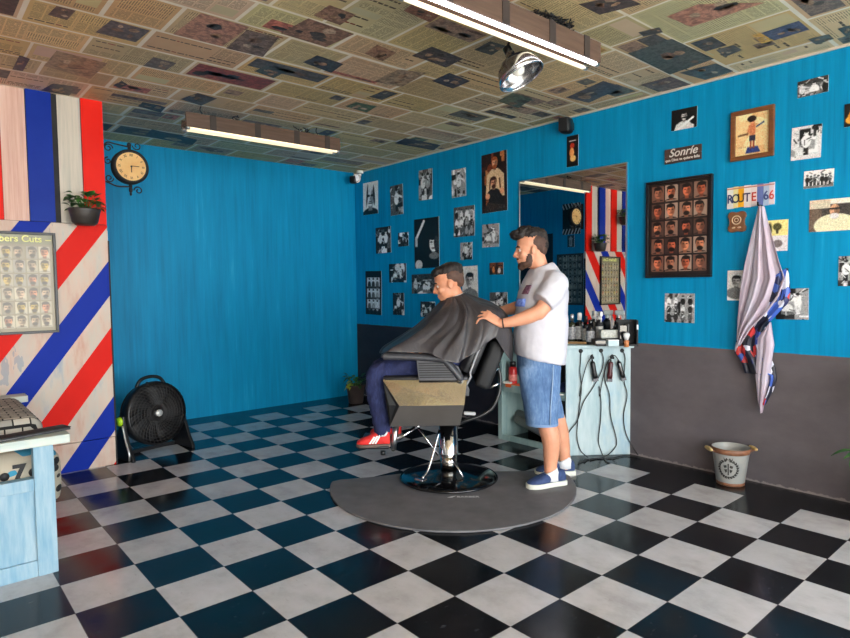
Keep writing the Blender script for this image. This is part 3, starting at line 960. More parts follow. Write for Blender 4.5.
    for _ in range(18):            # creases and small lights of the printed scene
        p = rg.uniform(0, 1, 4) * (w, h, w, h); p[2:] = p[:2] + rg.uniform(-.16, .16, 2) * (w, h)
        if kind.startswith('scene') or kind in ('wide', 'crowd', 'two_standing', 'row'): a.line(p[:2], p[2:], rg.uniform(.4, 1.4), BW[int(rg.integers(0, 6))])
    a.grain(rg, 12)
    return a

GP = 'prints stuck on the blue wall'
PICS = [
 ('bald', (363.4, 182, 378.1, 214.4), 'black-and-white close-up print of a bald face, nearest the far corner'),
 ('scene1', (390.6, 185, 403.1, 215), 'narrow faded print right of the bald face print'),
 ('two_standing', (419, 169.4, 432.4, 199.8), 'yellowed print of two standing figures above the tall dark poster'),
 ('scene1', (451.9, 169, 466, 197), 'dark upright print of a pale figure left of the colour barber poster'),
 ('colour_pair', (482, 152.6, 507.3, 212), 'large brown colour poster of a barber behind a seated bearded client'),
 ('crowd', (454, 206.4, 474.8, 236.5), 'busy black-and-white print below the upright pale-figure print'),
 ('scene2', (482.5, 224, 499.3, 247), 'square black-and-white print below the brown colour barber poster'),
 ('two_standing', (376, 227, 391, 253), 'crowded print below the bald face print'),
 ('scene1', (398.4, 232.5, 408.7, 246.4), 'tiny square print left of the tall dark poster'),
 ('dark_tall', (414.6, 218, 439.3, 268), 'tall nearly black poster with one pale face and raised white arm'),
 ('scene1', (460.6, 242.4, 472.4, 259.7), 'small print of a white-coated figure just right of the seated man\'s hair'),
 ('small_colour', (489.7, 262.6, 503.5, 274.6), 'tiny brownish colour print left of the standing barber'),
 ('scene2', (389.3, 263.7, 406.3, 282.4), 'squarish print of a dark-haired man below the tiny square print'),
 ('wide', (412, 274, 439, 293.5), 'wide print of a white-coated man in front of the seated man\'s face'),
 ('head_prof', (462.5, 266, 478, 306), 'upright print of a dark-haired head behind the seated man\'s nape'),
 ('strip3', (365.8, 271, 381.6, 314.6), 'tall black-bordered print with three pictures stacked one above another'),
 ('scene1', (393.2, 292.8, 404.2, 314.9), 'narrow upright print right of the three-picture print'),
 ('scene2', (420.8, 301.6, 435.3, 317.1), 'lowest small print just above the black cape slope'),
 ('scene2', (490, 292.3, 507.6, 312), 'print above the barber\'s hands showing a seated client'),
 ('dark_figure', (567, 135.5, 578.5, 166.5), 'slim black-bordered picture of an orange figure above the mirror'),
 ('moustache', (671.7, 108.5, 697.2, 129), 'black print of a moustached man in white above the wooden word sign'),
 ('wide', (797.8, 78.5, 828.5, 95), 'topmost wide black-and-white print near the ceiling'),
 ('scene1', (791.6, 126, 821.5, 159), 'pale upright print right of the wooden-framed picture'),
 ('row', (804, 170, 834, 187.5), 'white wide print of a row of standing people'),
 ('portrait_colour', (809.5, 199, 852, 231), 'wide colour print of an old man in cream shirt and glasses'),
 ('edge_colour', (844.5, 103, 862, 126), 'dark print with a yellow patch cut by the right picture edge'),
 ('cream', (766, 220, 788, 251), 'cream and white print half hidden right of the hanging cape'),
 ('head_prof', (727.5, 270.5, 746, 300.5), 'pale print of a head peeking out left of the hanging cape'),
 ('scene2', (776, 288.5, 808.7, 319.5), 'black-and-white print peeking out right of the hanging cape'),
 ('two_standing', (838.6, 256, 862, 286), 'low black-and-white print cut by the right picture edge'),
 ('crowd', (665, 293.5, 694.6, 322.5), 'square black-and-white print below the large framed haircut chart'),
]
for k, (kind, r, label) in enumerate(PICS):
    cy, cz, w, h = wall_rect(*r)
    ch = max(14, int((r[3] - r[1]) * 1.25)); cw = max(9, int(ch * w / h))
    o = link('wall_print', art_mesh(art_for(kind, cw, ch, 100 + k), w, h, 0.003), ['print', 'paper'])
    o.location = (XW - 0.0005, cy, cz); o.rotation_euler = (0, math.radians(random.Random(k).uniform(-1.2, 1.2)), -PI / 2)
    tag(o, label, 'picture', GP)

def frame_into(mb, w, h, b, d):
    """frame bars around w x h opening; front towards -Y"""
    mb.bb(-w / 2 - b, w / 2 + b, -d, 0, h / 2, h / 2 + b); mb.bb(-w / 2 - b, w / 2 + b, -d, 0, -h / 2 - b, -h / 2)
    mb.bb(-w / 2 - b, -w / 2, -d, 0, -h / 2, h / 2); mb.bb(w / 2, w / 2 + b, -d, 0, -h / 2, h / 2)

def haircut_chart(w, h, nc, nr, ch, bgc, rng, tones, top=0.0):
    cw = int(ch * w / h)
    a = Art(cw, ch, bgc)
    gw, gh = cw * 0.92 / nc, ch * (0.94 - top) / nr
    for r_ in range(nr):
        for q in range(nc):
            x0, y0 = cw * .04 + gw * q, ch * (.03 + top) + gh * r_
            bgt = tones['bg'][rng.integers(len(tones['bg']))]
            a.rect(x0 + gw * .07, y0 + gh * .05, x0 + gw * .95, y0 + gh * .92, bgt)
            sk = tones['skin'][rng.integers(len(tones['skin']))]
            sub = Art(max(3, int(gw * .88)), max(3, int(gh * .87)), bgt)
            bust(sub, sub.w * rng.uniform(.45, .58), sub.h * .46, sub.h * .37, sk, tones['hair'], tones['cloth'], rng.random() < .5, 1 if rng.random() < .5 else -1)
            yy, xx = int(y0 + gh * .05), int(x0 + gw * .07)
            hh, ww = min(sub.h, a.h - yy), min(sub.w, a.w - xx)
            a.a[yy:yy + hh, xx:xx + ww] = sub.a[:hh, :ww]
    return a

rgc = np.random.default_rng(5)
# large haircut chart in black frame
cy, cz, w, h = wall_rect(647.6, 178.5, 713.2, 277.5)
t = thing('framed_chart', 'large black-framed chart of twenty haircut photographs on the blue wall', 'framed picture', (XW, cy, cz), -PI / 2)
tn = dict(bg=[(84, 60, 52), (150, 116, 98), (60, 44, 40), (120, 84, 68), (176, 150, 132)], skin=[(226, 122, 84), (206, 104, 70), (236, 146, 104), (186, 116, 88)], hair=(22, 16, 14), cloth=(50, 36, 32))
o = link('chart_print', art_mesh(haircut_chart(w - .03, h - .03, 4, 5, 150, (30, 22, 20), rgc, tn), w - .03, h - .03, 0.004), ['print_gloss', 'paper'], t); o.location = (0, -0.006, 0)
mb = MB(); frame_into(mb, w - .034, h - .034, 0.017, 0.03); mb.build('frame', 'black', t, 0.002)
mb = MB(); mb.bb(-w / 2 + .015, w / 2 - .015, -0.006, 0, -h / 2 + .015, h / 2 - .015); mb.build('backing', 'black_matte', t)
# wooden framed picture
cy, cz, w, h = wall_rect(732, 109, 775, 159)
t = thing('framed_picture', 'brown wooden-framed picture of a small standing figure on orange ground', 'framed picture', (XW, cy, cz), -PI / 2)
b = 0.028
o = link('picture_print', art_mesh(art_for('child', 44, 52, 3), w - 2 * b + .004, h - 2 * b + .004, 0.004), ['print', 'paper'], t); o.location = (0, -0.006, 0)
mb = MB(); frame_into(mb, w - 2 * b, h - 2 * b, b, 0.026); mb.build('frame', pm('brown_wood', (132, 82, 44), 0.45, c2=(104, 60, 32), scale=(4, 4, 40)), t, 0.003)
# word sign
cy, cz, w, h = wall_rect(665.5, 147, 702, 162)
t = thing('word_sign', 'small dark wooden sign with white script words on the blue wall', 'sign', (XW, cy, cz), -PI / 2)
mb = MB()
for k in range(2): mb.bb(-w / 2, w / 2, -0.014, 0, -h / 2 + k * h / 2 + .001, -h / 2 + (k + 1) * h / 2 - .001)
mb.build('board', pm('dark_planks', (62, 44, 38), 0.6, c2=(84, 60, 50), scale=(3, 30, 30)), t, 0.002)
mb = MB(); up = Matrix.Rotation(PI / 2, 4, 'X')
text_into(mb, 'Sonríe', 0.078, Matrix.Translation((0.01, -0.0155, h * .17)) @ up @ Matrix(((1, .3, 0, 0), (0, 1, 0, 0), (0, 0, 1, 0), (0, 0, 0, 1))), bold=0.0008)
text_into(mb, 'que Dios te quiere feliz', 0.026, Matrix.Translation((0, -0.0155, -h * .28)) @ up, bold=0.0004)
mb.build('lettering', pm('white_letters', (226, 216, 206), 0.6), t)
# ROUTE 66 sign made of cut plates
cy, cz, w, h = wall_rect(727.7, 185, 775, 207)
t = thing('plate_sign', 'sign pieced from coloured licence plates reading ROUTE 66', 'sign', (XW, cy, cz), -PI / 2)
cw = [(.14, (226, 222, 214), 'R', (40, 60, 110)), (.105, (228, 214, 150), 'O', (60, 66, 90)), (.125, (244, 168, 20), 'U', (90, 70, 40)), (.145, (228, 218, 214), 'T', (70, 60, 90)), (.13, (224, 210, 206), 'E', (190, 60, 44)), (.13, (96, 112, 170), '', None), (.115, (170, 190, 214), '6', (60, 74, 130)), (.11, (214, 200, 206), '6', (206, 80, 74))]
x = -w / 2
mats, tm = [], []
mbp, mbt = MB(), MB()
for k, (fr, c, ch_, tc) in enumerate(cw):
    ww = fr * w
    mats.append(pm('plate_paint', c, 0.35, d=14, scale=(12, 12, 12)))
    mbp.cm = k; mbp.bb(x, x + ww - .001, -0.008 - .0012 * (k % 2), 0, -h / 2 + .003 * (k % 3), h / 2 - .003 * ((k + 1) % 2))
    if ch_:
        tm.append(pm('plate_letter', tc, 0.4)); mbt.cm = len(tm) - 1
        text_into(mbt, ch_, h * .56, Matrix.Translation((x + ww / 2, -0.0112, -h * .07)) @ up @ Matrix.Scale(0.80, 4, (1, 0, 0)), bold=0.0012)
    x += ww
mbp.build('plates', mats, t); mbt.build('lettering', tm, t)
mb = MB(); mb.bb(-w / 2, w / 2, -0.0106, -0.0098, h * .38, h * .44); mb.build('top_stripe', pm('ochre_stripe', (206, 150, 90), 0.5, c2=(170, 120, 150)), t)
# carved wooden plaque
cy, cz, w, h = wall_rect(728.5, 211, 747.5, 233)
t = thing('wooden_plaque', 'small scalloped wooden plaque below the licence-plate sign', 'plaque', (XW, cy, cz), -PI / 2)
pts = []
for i in range(40):
    a_ = 2 * PI * i / 40
    r_ = 1 + 0.10 * math.cos(4 * a_ + PI)
    cx_, sz_ = math.cos(a_), math.sin(a_)
    q_ = (abs(cx_) ** 3 + abs(sz_) ** 3) ** (-1 / 3)
    pts.append((w / 2 * .95 * r_ * q_ * cx_ * (0.9 if abs(sz_) < .45 else 1), h / 2 * .95 * r_ * q_ * sz_))
mb = MB(); mb.prism(pts, 1, -0.022, 0); mb.build('board', pm('plaque_wood', (142, 92, 58), 0.5, c2=(104, 64, 40), scale=(20, 20, 20)), t, 0.004)
mb = MB(); mb.torus((0, -0.023, h * .08), 0.027, 0.004, rot3(90), 24, 6); mb.torus((0, -0.023, h * .08), 0.012, 0.003, rot3(90), 16, 6)
for s in (-1, 1): mb.ell((s * .018, -0.023, -h * .26), (0.012, 0.004, 0.006))
mb.build('carving', pm('pale_carving', (206, 176, 142), 0.6), t)

# ------------------------------------------------------------------ mirror
y0, y1, z0, z1 = 2.503, 3.538, 0.852, 2.205
t = thing('wall_mirror', 'large frameless wall mirror standing on the back of the counter', 'mirror', (XW, (y0 + y1) / 2, z0), -PI / 2)
w, h = y1 - y0, z1 - z0
t2 = NT('mirror_silver'); mm = t2.done(t2.ramp(t2.noise(t2.coord((2, 2, 2))), [(0.4, (214, 220, 220)), (0.6, (220, 225, 225))]), 0.012, 1.0)
mb = MB(); mb.bb(-w / 2, w / 2, -0.012, 0, 0, h); mb.build('glass', mm, t)
mb = MB(); b = 0.008
for x0, x1, za, zb in ((-w / 2 - b, -w / 2, -0.0, h + b), (w / 2, w / 2 + b, 0.0, h + b), (-w / 2, w / 2, h, h + b)): mb.bb(x0, x1, -0.014, 0, za, zb)
mb.build('edge', 'alu', t)

# things hung on the side wall that the mirror shows
def side_print(a, w, h, y, z, label, cat='picture'):
    o = link('wall_print', art_mesh(a, w, h, 0.004), ['print', 'paper']); o.location = (XP + 0.0005, y, z); o.rotation_euler = (0, 0, PI / 2)
    return tag(o, label, cat)
tn2 = dict(bg=[(120, 130, 128), (90, 100, 100), (150, 156, 150), (70, 78, 80)], skin=[(176, 176, 168), (150, 150, 144)], hair=(30, 34, 36), cloth=(60, 66, 68))
side_print(haircut_chart(.46, .72, 5, 7, 90, (40, 46, 48), np.random.default_rng(9), tn2), .45, .72, 5.165, 1.375, 'dark haircut chart on the recessed side wall, seen in the mirror')
a = Art(40, 60, (20, 24, 28))
for k in range(6):
    a.line((2 + 7 * k, 10), (6 + 7 * k, 1), 2.4, (200, 200, 200)); a.line((2 + 7 * k, 50), (6 + 7 * k, 59), 2.4, (200, 200, 200))
for yy in (20, 36): a.poly([(6, yy), (20, yy - 5), (24, yy + 8), (9, yy + 11)], (110, 116, 122))
side_print(a, .30, .43, 5.14, 2.22, 'dark striped poster behind the clock on the side wall, seen in the mirror')
a = Art(20, 30, (26, 60, 76)); a.rect(6, 8, 14, 28, (150, 160, 166)); a.poly([(3, 10), (10, 2), (17, 10)], (150, 160, 166)); a.rect(9, 12, 11, 24, (40, 60, 70))
side_print(a, .115, .165, 5.15, 1.91, 'small pale arrow-shaped sign on the side wall, seen in the mirror', 'sign')

# ------------------------------------------------------------------ partition: framed chart, wall pots, clock
w, h, cx, cz = 0.50, 0.69, 0.585, 1.352
t = thing('framed_chart', 'black-framed chart of faded haircut photographs on the striped wall', 'framed picture', (cx, YP, cz))
tn3 = dict(bg=[(176, 164, 136), (150, 138, 112), (196, 184, 156), (160, 150, 130)], skin=[(206, 176, 140), (190, 164, 130), (214, 150, 110), (200, 170, 90)], hair=(90, 80, 64), cloth=(150, 140, 118))
a = haircut_chart(w - .03, h - .03, 6, 6, 130, (140, 128, 100), np.random.default_rng(12), tn3, 0.09)
a.rect(0, 0, a.w, a.h * .1, (128, 124, 92))
o = link('chart_print', art_mesh(a, w - .03, h - .03, 0.004), ['print_gloss', 'paper'], t); o.location = (0, -0.006, 0)
mb = MB(); frame_into(mb, w - .034, h - .034, 0.017, 0.03); mb.build('frame', 'black', t, 0.002)
mb = MB(); text_into(mb, 'Barbers Cuts', 0.062, Matrix.Translation((0.005, -0.0115, h / 2 - .047)) @ up, bold=0.001); mb.bb(.19, .225, -.012, -.0105, h / 2 - .055, h / 2 - .05)
mb.build('lettering', pm('yellow_letters', (226, 222, 130), 0.5), t)
mb = MB(); mb.bb(-w / 2 + .01, w / 2 - .01, -0.006, 0, -h / 2 + .01, h / 2 - .01); mb.build('backing', 'black_matte', t)

def leaf_into(mb, p, d, L, wd, droop=0.3, up=Vector((0, 0, 1))):
    """one leaf blade with a fold along its midrib"""
    p, d = Vector(p), Vector(d).normalized()
    s = d.cross(up)
    s = s.normalized() if s.length > 1e-3 else Vector((1, 0, 0))
    n = s.cross(d)
    vs = []
    prof = [(0, .06), (.18, .55), (.42, 1.0), (.68, .8), (.88, .35), (1.0, .03)]
    for t_, k in prof:
        c = p + d * (L * t_) - up * (droop * L * t_ * t_)
        vs += [c - s * (wd * k) + n * (wd * k * .25), c, c + s * (wd * k) + n * (wd * k * .25)]
    fs = []
    for i in range(5):
        fs += [(3 * i, 3 * i + 1, 3 * i + 4, 3 * i + 3), (3 * i + 1, 3 * i + 2, 3 * i + 5, 3 * i + 4)]
    mb.add(vs, fs, True)

def bushy(rg, n, R, z0, z1, L, wd, half=False):
    lf, st = MB(), MB()
    for k in range(n):
        a_ = rg.uniform(0, 2 * PI) if not half else rg.uniform(PI * .95, 2.05 * PI)
        rr = R * math.sqrt(rg.random())
        zz = rg.uniform(z0, z1)
        p = Vector((math.cos(a_) * rr, math.sin(a_) * rr, zz))
        d = Vector((math.cos(a_) * rg.uniform(.4, 1), math.sin(a_) * rg.uniform(.4, 1), rg.uniform(-.1, .8)))
        lf.cm = rg.randint(0, 1)
        leaf_into(lf, p, d, L * rg.uniform(.7, 1.2), wd * rg.uniform(.7, 1.2), rg.uniform(.1, .6))
        if k % 3 == 0:
            st.tube([(p.x * .15, p.y * .15, z0 - .05), (p.x * .6, p.y * .6, (z0 + zz) / 2), p], [.003, .0025, .002], 5)
    return lf, st

M['leaf_dark'] = pm('dark_leaf', (26, 66, 26), 0.4, c2=(48, 98, 40), scale=(18, 18, 18))
M['leaf_mid'] = pm('mid_leaf', (44, 92, 34), 0.4, c2=(78, 130, 54), scale=(18, 18, 18))
def wall_pot(x, z, label, seed, h=0.115, w=0.205):
    t = thing('wall_planter', label, 'planter', (x, YP - 0.035 - 0.085, z), 0, 'planters on the striped wall')
    prof = [(0.0, 0.0), (0.062, 0.0), (0.082, 0.02), (w / 2 - .006, h - .025), (w / 2, h - .01), (w / 2, h), (w / 2 - .008, h), (w / 2 - .014, h - .02), (0.0, h - .03)]
    mb = MB(); mb.lathe(prof, 36)
    for i, v in enumerate(mb.v): mb.v[i] = (v[0], v[1] * 0.82, v[2])
    mb.build('pot', pm('brown_pot', (46, 40, 36), 0.38, d=14, scale=(5, 5, 30)), t)
    mb = MB(); mb.lathe([(0.0, h - .028), (w / 2 - .016, h - .024)], 30); mb.build('soil', pm('soil', (40, 30, 24), 0.9), t)
    rg = random.Random(seed)
    lf, st = bushy(rg, 62, w * .48, h * .95, h + .105, .062, .024)
    lf.build('foliage', ['leaf_dark', 'leaf_mid'], t, fix=False); st.build('stems', 'leaf_mid', t)
    return t
wall_pot(1.003, 1.752, 'brown half-round planter with bushy green plant on the striped wall ledge', 3)
wall_pot(0.14, 1.79, 'dark planter farther left on the striped wall ledge, seen in the mirror', 4)
wall_pot(0.375, 2.15, 'dark planter hung highest on the striped boards, seen in the mirror', 5)

t = thing('station_clock', 'round cream-faced clock on a black scrolled bracket beside the striped wall', 'clock', (1.357, 4.965, 2.222))
mb = MB(); mb.lathe([(0.0, -0.035), (0.118, -0.035), (0.128, -0.028), (0.128, 0.028), (0.118, 0.035), (0.0, 0.035)], 44, rot=rot3(90)); mb.build('case', 'black_matte', t)
for s in (-1, 1):
    mb = MB(); mb.lathe([(0.0, 0.0), (0.104, 0.0), (0.104, 0.0015)], 44, (0, s * 0.0355, 0), rot3(90 if s < 0 else -90)); fc = mb.build('face', pm('cream_dial', (226, 186, 120), 0.5, c2=(214, 160, 92), scale=(9, 9, 9)), t)
    mb = MB()
    mt = Matrix.Translation((0, s * 0.039, 0)) @ Matrix.Rotation(0 if s < 0 else PI, 4, 'Z') @ up
    for k, nm in enumerate(['XII', 'I', 'II', 'III', 'IV', 'V', 'VI', 'VII', 'VIII', 'IX', 'X', 'XI']):
        a_ = -2 * PI * k / 12
        text_into(mb, nm, 0.026, mt @ Matrix.Rotation(a_, 4, 'Z') @ Matrix.Translation((0, 0.083, 0)) @ Matrix.Scale(0.8, 4, (1, 0, 0)), ext=.0004, bold=.0004)
    mb.build('numerals', 'black_matte', fc)
    mb = MB(); mb.xf = mt
    mb.box((0.028, 0.004, .001), (0.056, 0.005, .001)); mb.box((0.0, -0.022, .002), (0.006, 0.044, .001)); mb.lathe([(0.007, 0), (0.007, .003)], 16)
    mb.build('hand', 'black_matte', fc)
    mb = MB(); mb.torus((0, s * 0.035, 0), 0.113, 0.009, rot3(90), 44, 8); mb.build('bezel', 'black_matte', t)
def spiral(cx, cz, r, a0, turns, n=22):
    return [(cx + r * (1 - .75 * i / n) * math.cos(a0 + turns * 2 * PI * i / n), 0, cz + r * (1 - .75 * i / n) * math.sin(a0 + turns * 2 * PI * i / n)) for i in range(n + 1)]
mb = MB()
mb.cyl((0, 0, .128), (0, 0, .155), .012); mb.ell((0, 0, .165), (.016, .016, .02)); mb.cyl((0, 0, -.128), (0, 0, -.15), .012); mb.ell((0, 0, -.168), (.014, .014, .024)); mb.ell((0, 0, -.2), (.009, .009, .014))
mb.tube([(-.182, 0, .17), (-.182, 0, -.14)], .006, 8)
mb.tube(smooth_path([(-.18, 0, .13), (-.15, 0, .165), (-.09, 0, .16), (0, 0, .15)]), .006, 8); mb.tube(smooth_path([(-.18, 0, -.12), (-.15, 0, -.13), (-.09, 0, -.15), (0, 0, -.145)]), .006, 8)
for c_ in ((.055, .165, .032, PI, 1.2), (.055, -.17, .032, PI, -1.2), (-.145, .125, .032, 0, 1.3), (-.145, -.095, .03, 0, -1.3), (-.15, .03, .028, PI / 2, 1.2)): mb.tube(spiral(*c_), .0045, 6)
mb.bb(-.186, -.178, -.02, .02, -.16, .19)
mb.build('bracket', 'black_matte', t)
# ------------------------------------------------------------------ counter unit under the mirror
def wash_blue(name, c1=(150, 178, 184), c2=(190, 206, 208), c3=(86, 160, 200), sc=(14, 14, 2.5)):
    t = NT(name)
    n = t.noise(t.coord(sc), 1.0, 5, 0.65)
    n2 = t.noise(t.coord((5, 5, 2.2)), 1.0, 4, 0.6)
    c = t.ramp(n, [(0.3, c1), (0.65, c2)])
    f = t.ramp(n2, [(0.56, (0, 0, 0)), (0.70, (170, 170, 170))])
    g = t.n('ShaderNodeRGBToBW'); t.l(f, g.inputs[0])
    c = t.mix(g.outputs[0], c, c3)
    t.bump(n, 0.15, 0.005)
    return t.done(c, 0.55)
M['counter_wood'] = wash_blue('pale_blue_wash')
M['shelf_wood'] = wash_blue('grey_blue_wash', (128, 158, 158), (160, 184, 180), (120, 168, 180))
M['deep_shelf'] = pm('dark_cabinet_back', (26, 26, 28), 0.7)
ZC = 0.838
P0, P1 = Vector((3.785, 2.765, 0)), Vector((4.176, 2.458, 0))     # foot of the slanted end panel
t = thing('counter_unit', 'pale blue-washed wooden counter unit with open shelves below the mirror', 'counter', (0, 0, 0))
XF, YE = 3.80, 3.47
mb = MB(); mb.prism([(3.755, 2.752), (4.178, 2.43), (4.178, YE + .02), (3.77, YE + .02)], 2, ZC - .02, ZC + .006); mb.build('counter_top', 'counter_wood', t, 0.003)
dn = (P1 - P0).normalized(); nn = Vector((-dn.y, dn.x, 0)); nn = nn if nn.y < 0 else -nn
mb = MB(); q = [P0, P1, P1 - nn * .022, P0 - nn * .022]; mb.prism([(p.x, p.y) for p in q], 2, 0, ZC - .02); mb.build('end_panel', 'counter_wood', t, 0.002)
mb = MB(); mb.bb(XF, XF + .05, YE - .045, YE, 0, ZC - .02); mb.build('post', 'shelf_wood', t, 0.003)
mb = MB(); mb.bb(XF + .05, 4.176, YE - .022, YE - .001, 0, ZC - .02); mb.build('side_panel', 'shelf_wood', t, 0.002)
mb = MB(); mb.prism([(XF + .005, 2.785), (4.15, 2.52), (4.15, YE - .024), (XF + .005, YE - .024)], 2, .43, .452); mb.bb(XF, XF + .02, 2.78, YE - .045, .415, .475); mb.build('shelf', 'shelf_wood', t, 0.002)
mb = MB(); mb.bb(XF, XF + .03, 2.79, YE - .045, 0, .045); mb.build('bottom_rail', 'shelf_wood', t, 0.003)
mb = MB(); mb.bb(XF, XF + .03, 2.79, YE - .045, ZC - .075, ZC - .022); mb.build('top_rail', 'shelf_wood', t, 0.003)
mb = MB(); mb.bb(4.158, 4.176, 2.5, YE - .03, 0.0, ZC - .022); mb.build('back_panel', 'deep_shelf', t)  # back panel in a much darker tone than the other boards
def on_panel(px, py, off=0.0):
    d = ray(px, py); k = ((P0 - CAM).dot(nn)) / d.dot(nn)
    return CAM + d * k + nn * off
rzp = math.atan2(dn.y, dn.x)
for px, py in ((580.7, 351), (601, 350.5), (622, 350.5)):
    p = on_panel(px, py)
    mb = MB(); mb.lathe([(0.0, 0.0), (0.016, 0.0), (0.016, .004), (.01, .008), (0.0, .008)], 20, p, Vector((0, 0, 1)).rotation_difference(nn).to_matrix()); mb.build('cable_socket', 'black_matte', t)
HK = []
for px, py in ((592, 356.5), (612, 356.5)):
    p = on_panel(px, py); HK.append(p)
    mb = MB(); mb.rbox(p + nn * .006, (.014, .012, .034), .003, rot3(0, 0, math.degrees(rzp))); mb.tube([p + nn * .01 - Vector((0, 0, .01)), p + nn * .035 - Vector((0, 0, .012)), p + nn * .037 + Vector((0, 0, .004))], .005, 8); mb.build('hook', 'black', t)

def cord(name, pts, label, r=0.0038):
    mb = MB(); mb.tube(smooth_path(pts, 7), r, 7)
    return tag(mb.build(name, 'black', None), label, 'cord', 'cords on the counter end panel')
def pp(px, py, off=0.012): return on_panel(px, py, off)
fl = lambda px, py: at(2, 0.006, px, py)
cord('power_cord', [pp(580.7, 351, .01), pp(580, 362), pp(579.5, 372), pp(581, 388), pp(578.5, 410), pp(576.5, 435), pp(580, 450), fl(588, 458), fl(584, 462)], 'leftmost long black cord hanging from the left socket to the floor')
cord('power_cord', [pp(601, 351, .01), pp(603, 360), pp(600.5, 372), pp(592, 388), pp(583, 402), pp(577, 420, .014), pp(571, 428, .014), pp(567.5, 433)], 'thick black cord crossing the panel from the middle socket down to the left')
cord('power_cord', [pp(598.6, 386, .012), pp(600.5, 402), pp(600, 420), pp(598, 440), pp(601, 452), fl(606, 461), fl(610, 463)], 'thin black cord hanging straight down mid-panel to the floor')
cord('power_cord', [pp(609, 358, .03), pp(606, 364), pp(604, 378), pp(609, 395), pp(610, 415), pp(616, 440), pp(613, 449), fl(604, 457), fl(590, 460)], 'black cord looping down from the hook with the red-tinted clipper')
cord('power_cord', [pp(622, 350.5, .01), pp(624.5, 358), pp(623.5, 380), pp(626.5, 395), pp(623, 415), pp(625, 432), at(0, XW - .012, 632, 446), at(0, XW - .02, 638, 455)], 'rightmost black cord running from the right socket towards the wall corner')
cord('power_cord', [fl(578, 463), fl(590, 459), fl(612, 458), fl(625, 455.5), fl(636, 457), fl(640, 458)], 'black cord lying along the floor at the foot of the panel')
def clipper(hook, label, body, tilt, dx):
    """hair clipper hanging by its cord loop"""
    t = thing('hair_clipper', label, 'clipper', hook + nn * .03 + dn * dx, rzp, 'clippers hung on the counter panel')
    rm = rot3(0, tilt, 0)
    mb = MB(); mb.tube([rm @ Vector((0, 0, z)) for z in (-.035, -.05, -.10, -.14, -.165)], [(.012, .012), (.019, .017), (.017, .016), (.021, .018), (.019, .012)], 14, ref=(1, 0, 0)); mb.build('body', body, t)
    mb = MB(); mb.box(rm @ Vector((0, 0, -.176)), (.038, .016, .022), rot=rm); mb.build('blade', pm('dark_blade', (70, 70, 72), .35, .8), t)
    mb = MB(); mb.tube([rm @ Vector((0, 0, -.02)), rm @ Vector((0, 0, -.04))], [.005, .009], 10); mb.build('cord_sleeve', 'black_matte', t)
    mb = MB(); mb.tube(smooth_path([rm @ Vector((0, 0, -.022)), Vector((-.008, 0, 0)), Vector((-dx * .5 - .01, -.006, .012)), Vector((-dx - .012, -.004, .002)), Vector((-dx - .045, .004, -.05)), Vector((-dx - .075, .012, -.16)), Vector((-dx - .10, .014, -.30))], 6), .0038, 7); mb.build('cord', 'black', t)
    return t
clipper(HK[0], 'black clipper hanging alone on the left hook', 'black', -10, -.012)
clipper(HK[1], 'dark red-tinted clipper hanging left on the right hook', pm('dark_red_plastic', (70, 22, 26), .35), 4, -.016)
clipper(HK[1], 'grey and black clipper hanging right on the right hook', 'black_gloss', -16, .03)

# bottles and boxes on the counter
def bottle(x, y, r, h, body, cap, label, kind='bottle', spray=False, band=None, neck=.35, ch=.03):
    t = thing('spray_bottle' if spray else 'bottle', label, 'bottle', (x, y, ZC + .006), math.radians(-130), 'bottles on the counter')
    hb = h * .72
    mb = MB(); mb.lathe([(0, 0), (r * .95, 0), (r, .006), (r, hb * .86), (r * .8, hb * .96), (r * neck, hb), (r * neck, hb + .01), (0, hb + .01)], 24); mb.build('body', body, t)
    if band:
        mb = MB(); mb.lathe([(r + .0006, hb * .16), (r + .001, hb * .18), (r + .001, hb * .74), (r + .0006, hb * .76)], 24, caps=False); mb.build('paper_label', band, t)
    mb = MB()
    if spray:
        mb.lathe([(0, hb + .008), (r * .45, hb + .008), (r * .45, hb + .03), (r * .3, h - .035), (0, h - .035)], 16)
        mb.rbox((.012, 0, h - .018), (.075, .022, .036), .006); mb.tube([(.03, 0, h - .03), (.045, 0, h - .055), (.036, 0, h - .08)], .005, 8)
    else:
        mb.lathe([(0, hb + .008), (r * .5, hb + .008), (r * .52, h - .006), (r * .3, h), (0, h)], 18)
    mb.build('cap', cap, t)
    return t
lab_w = pm('white_label', (206, 204, 200), .5, d=-70, scale=(60, 60, 60))
lab_g = pm('grey_label', (120, 120, 122), .5, d=70, scale=(70, 70, 70))
green_liq = pm('dark_glass', (30, 34, 28), .12, coat=.5, c2=(60, 66, 40), scale=(2, 2, 8))
def cy(px, X): return at(0, X, px, 330).y
bottle(4.02, cy(572, 4.02), .030, .225, green_liq, 'alu', 'dark glass bottle with pale label, nearest the barber on the counter', band=lab_g)
bottle(4.06, cy(579.5, 4.06), .034, .235, 'black_gloss', 'white', 'tall black bottle with white pump top, second from the barber', band=lab_w)
bottle(4.02, cy(586, 4.02), .026, .215, 'black_gloss', 'black', 'thin black bottle with light label between white-topped and sprayer bottles', band=lab_w)
bottle(3.98, cy(590.5, 3.98), .033, .19, 'black', 'black_gloss', 'squat black bottle with grey label at the front of the counter', band=lab_g)
bottle(4.08, cy(594, 4.08), .030, .25, 'black', 'white', 'black spray bottle with white trigger behind the squat black bottle', spray=True)
bottle(4.04, cy(599.5, 4.04), .028, .25, 'black_matte', 'white', 'black spray bottle beside the speckled grey box', spray=True, band=lab_w)
def simple(name, label, cat, loc, rz, parts, group=None):
    t = thing(name, label, cat, loc, rz, group)
    for nm, f, m in parts:
        mb = MB(); f(mb); mb.build(nm, m, t)
    return t
zc = ZC + .006
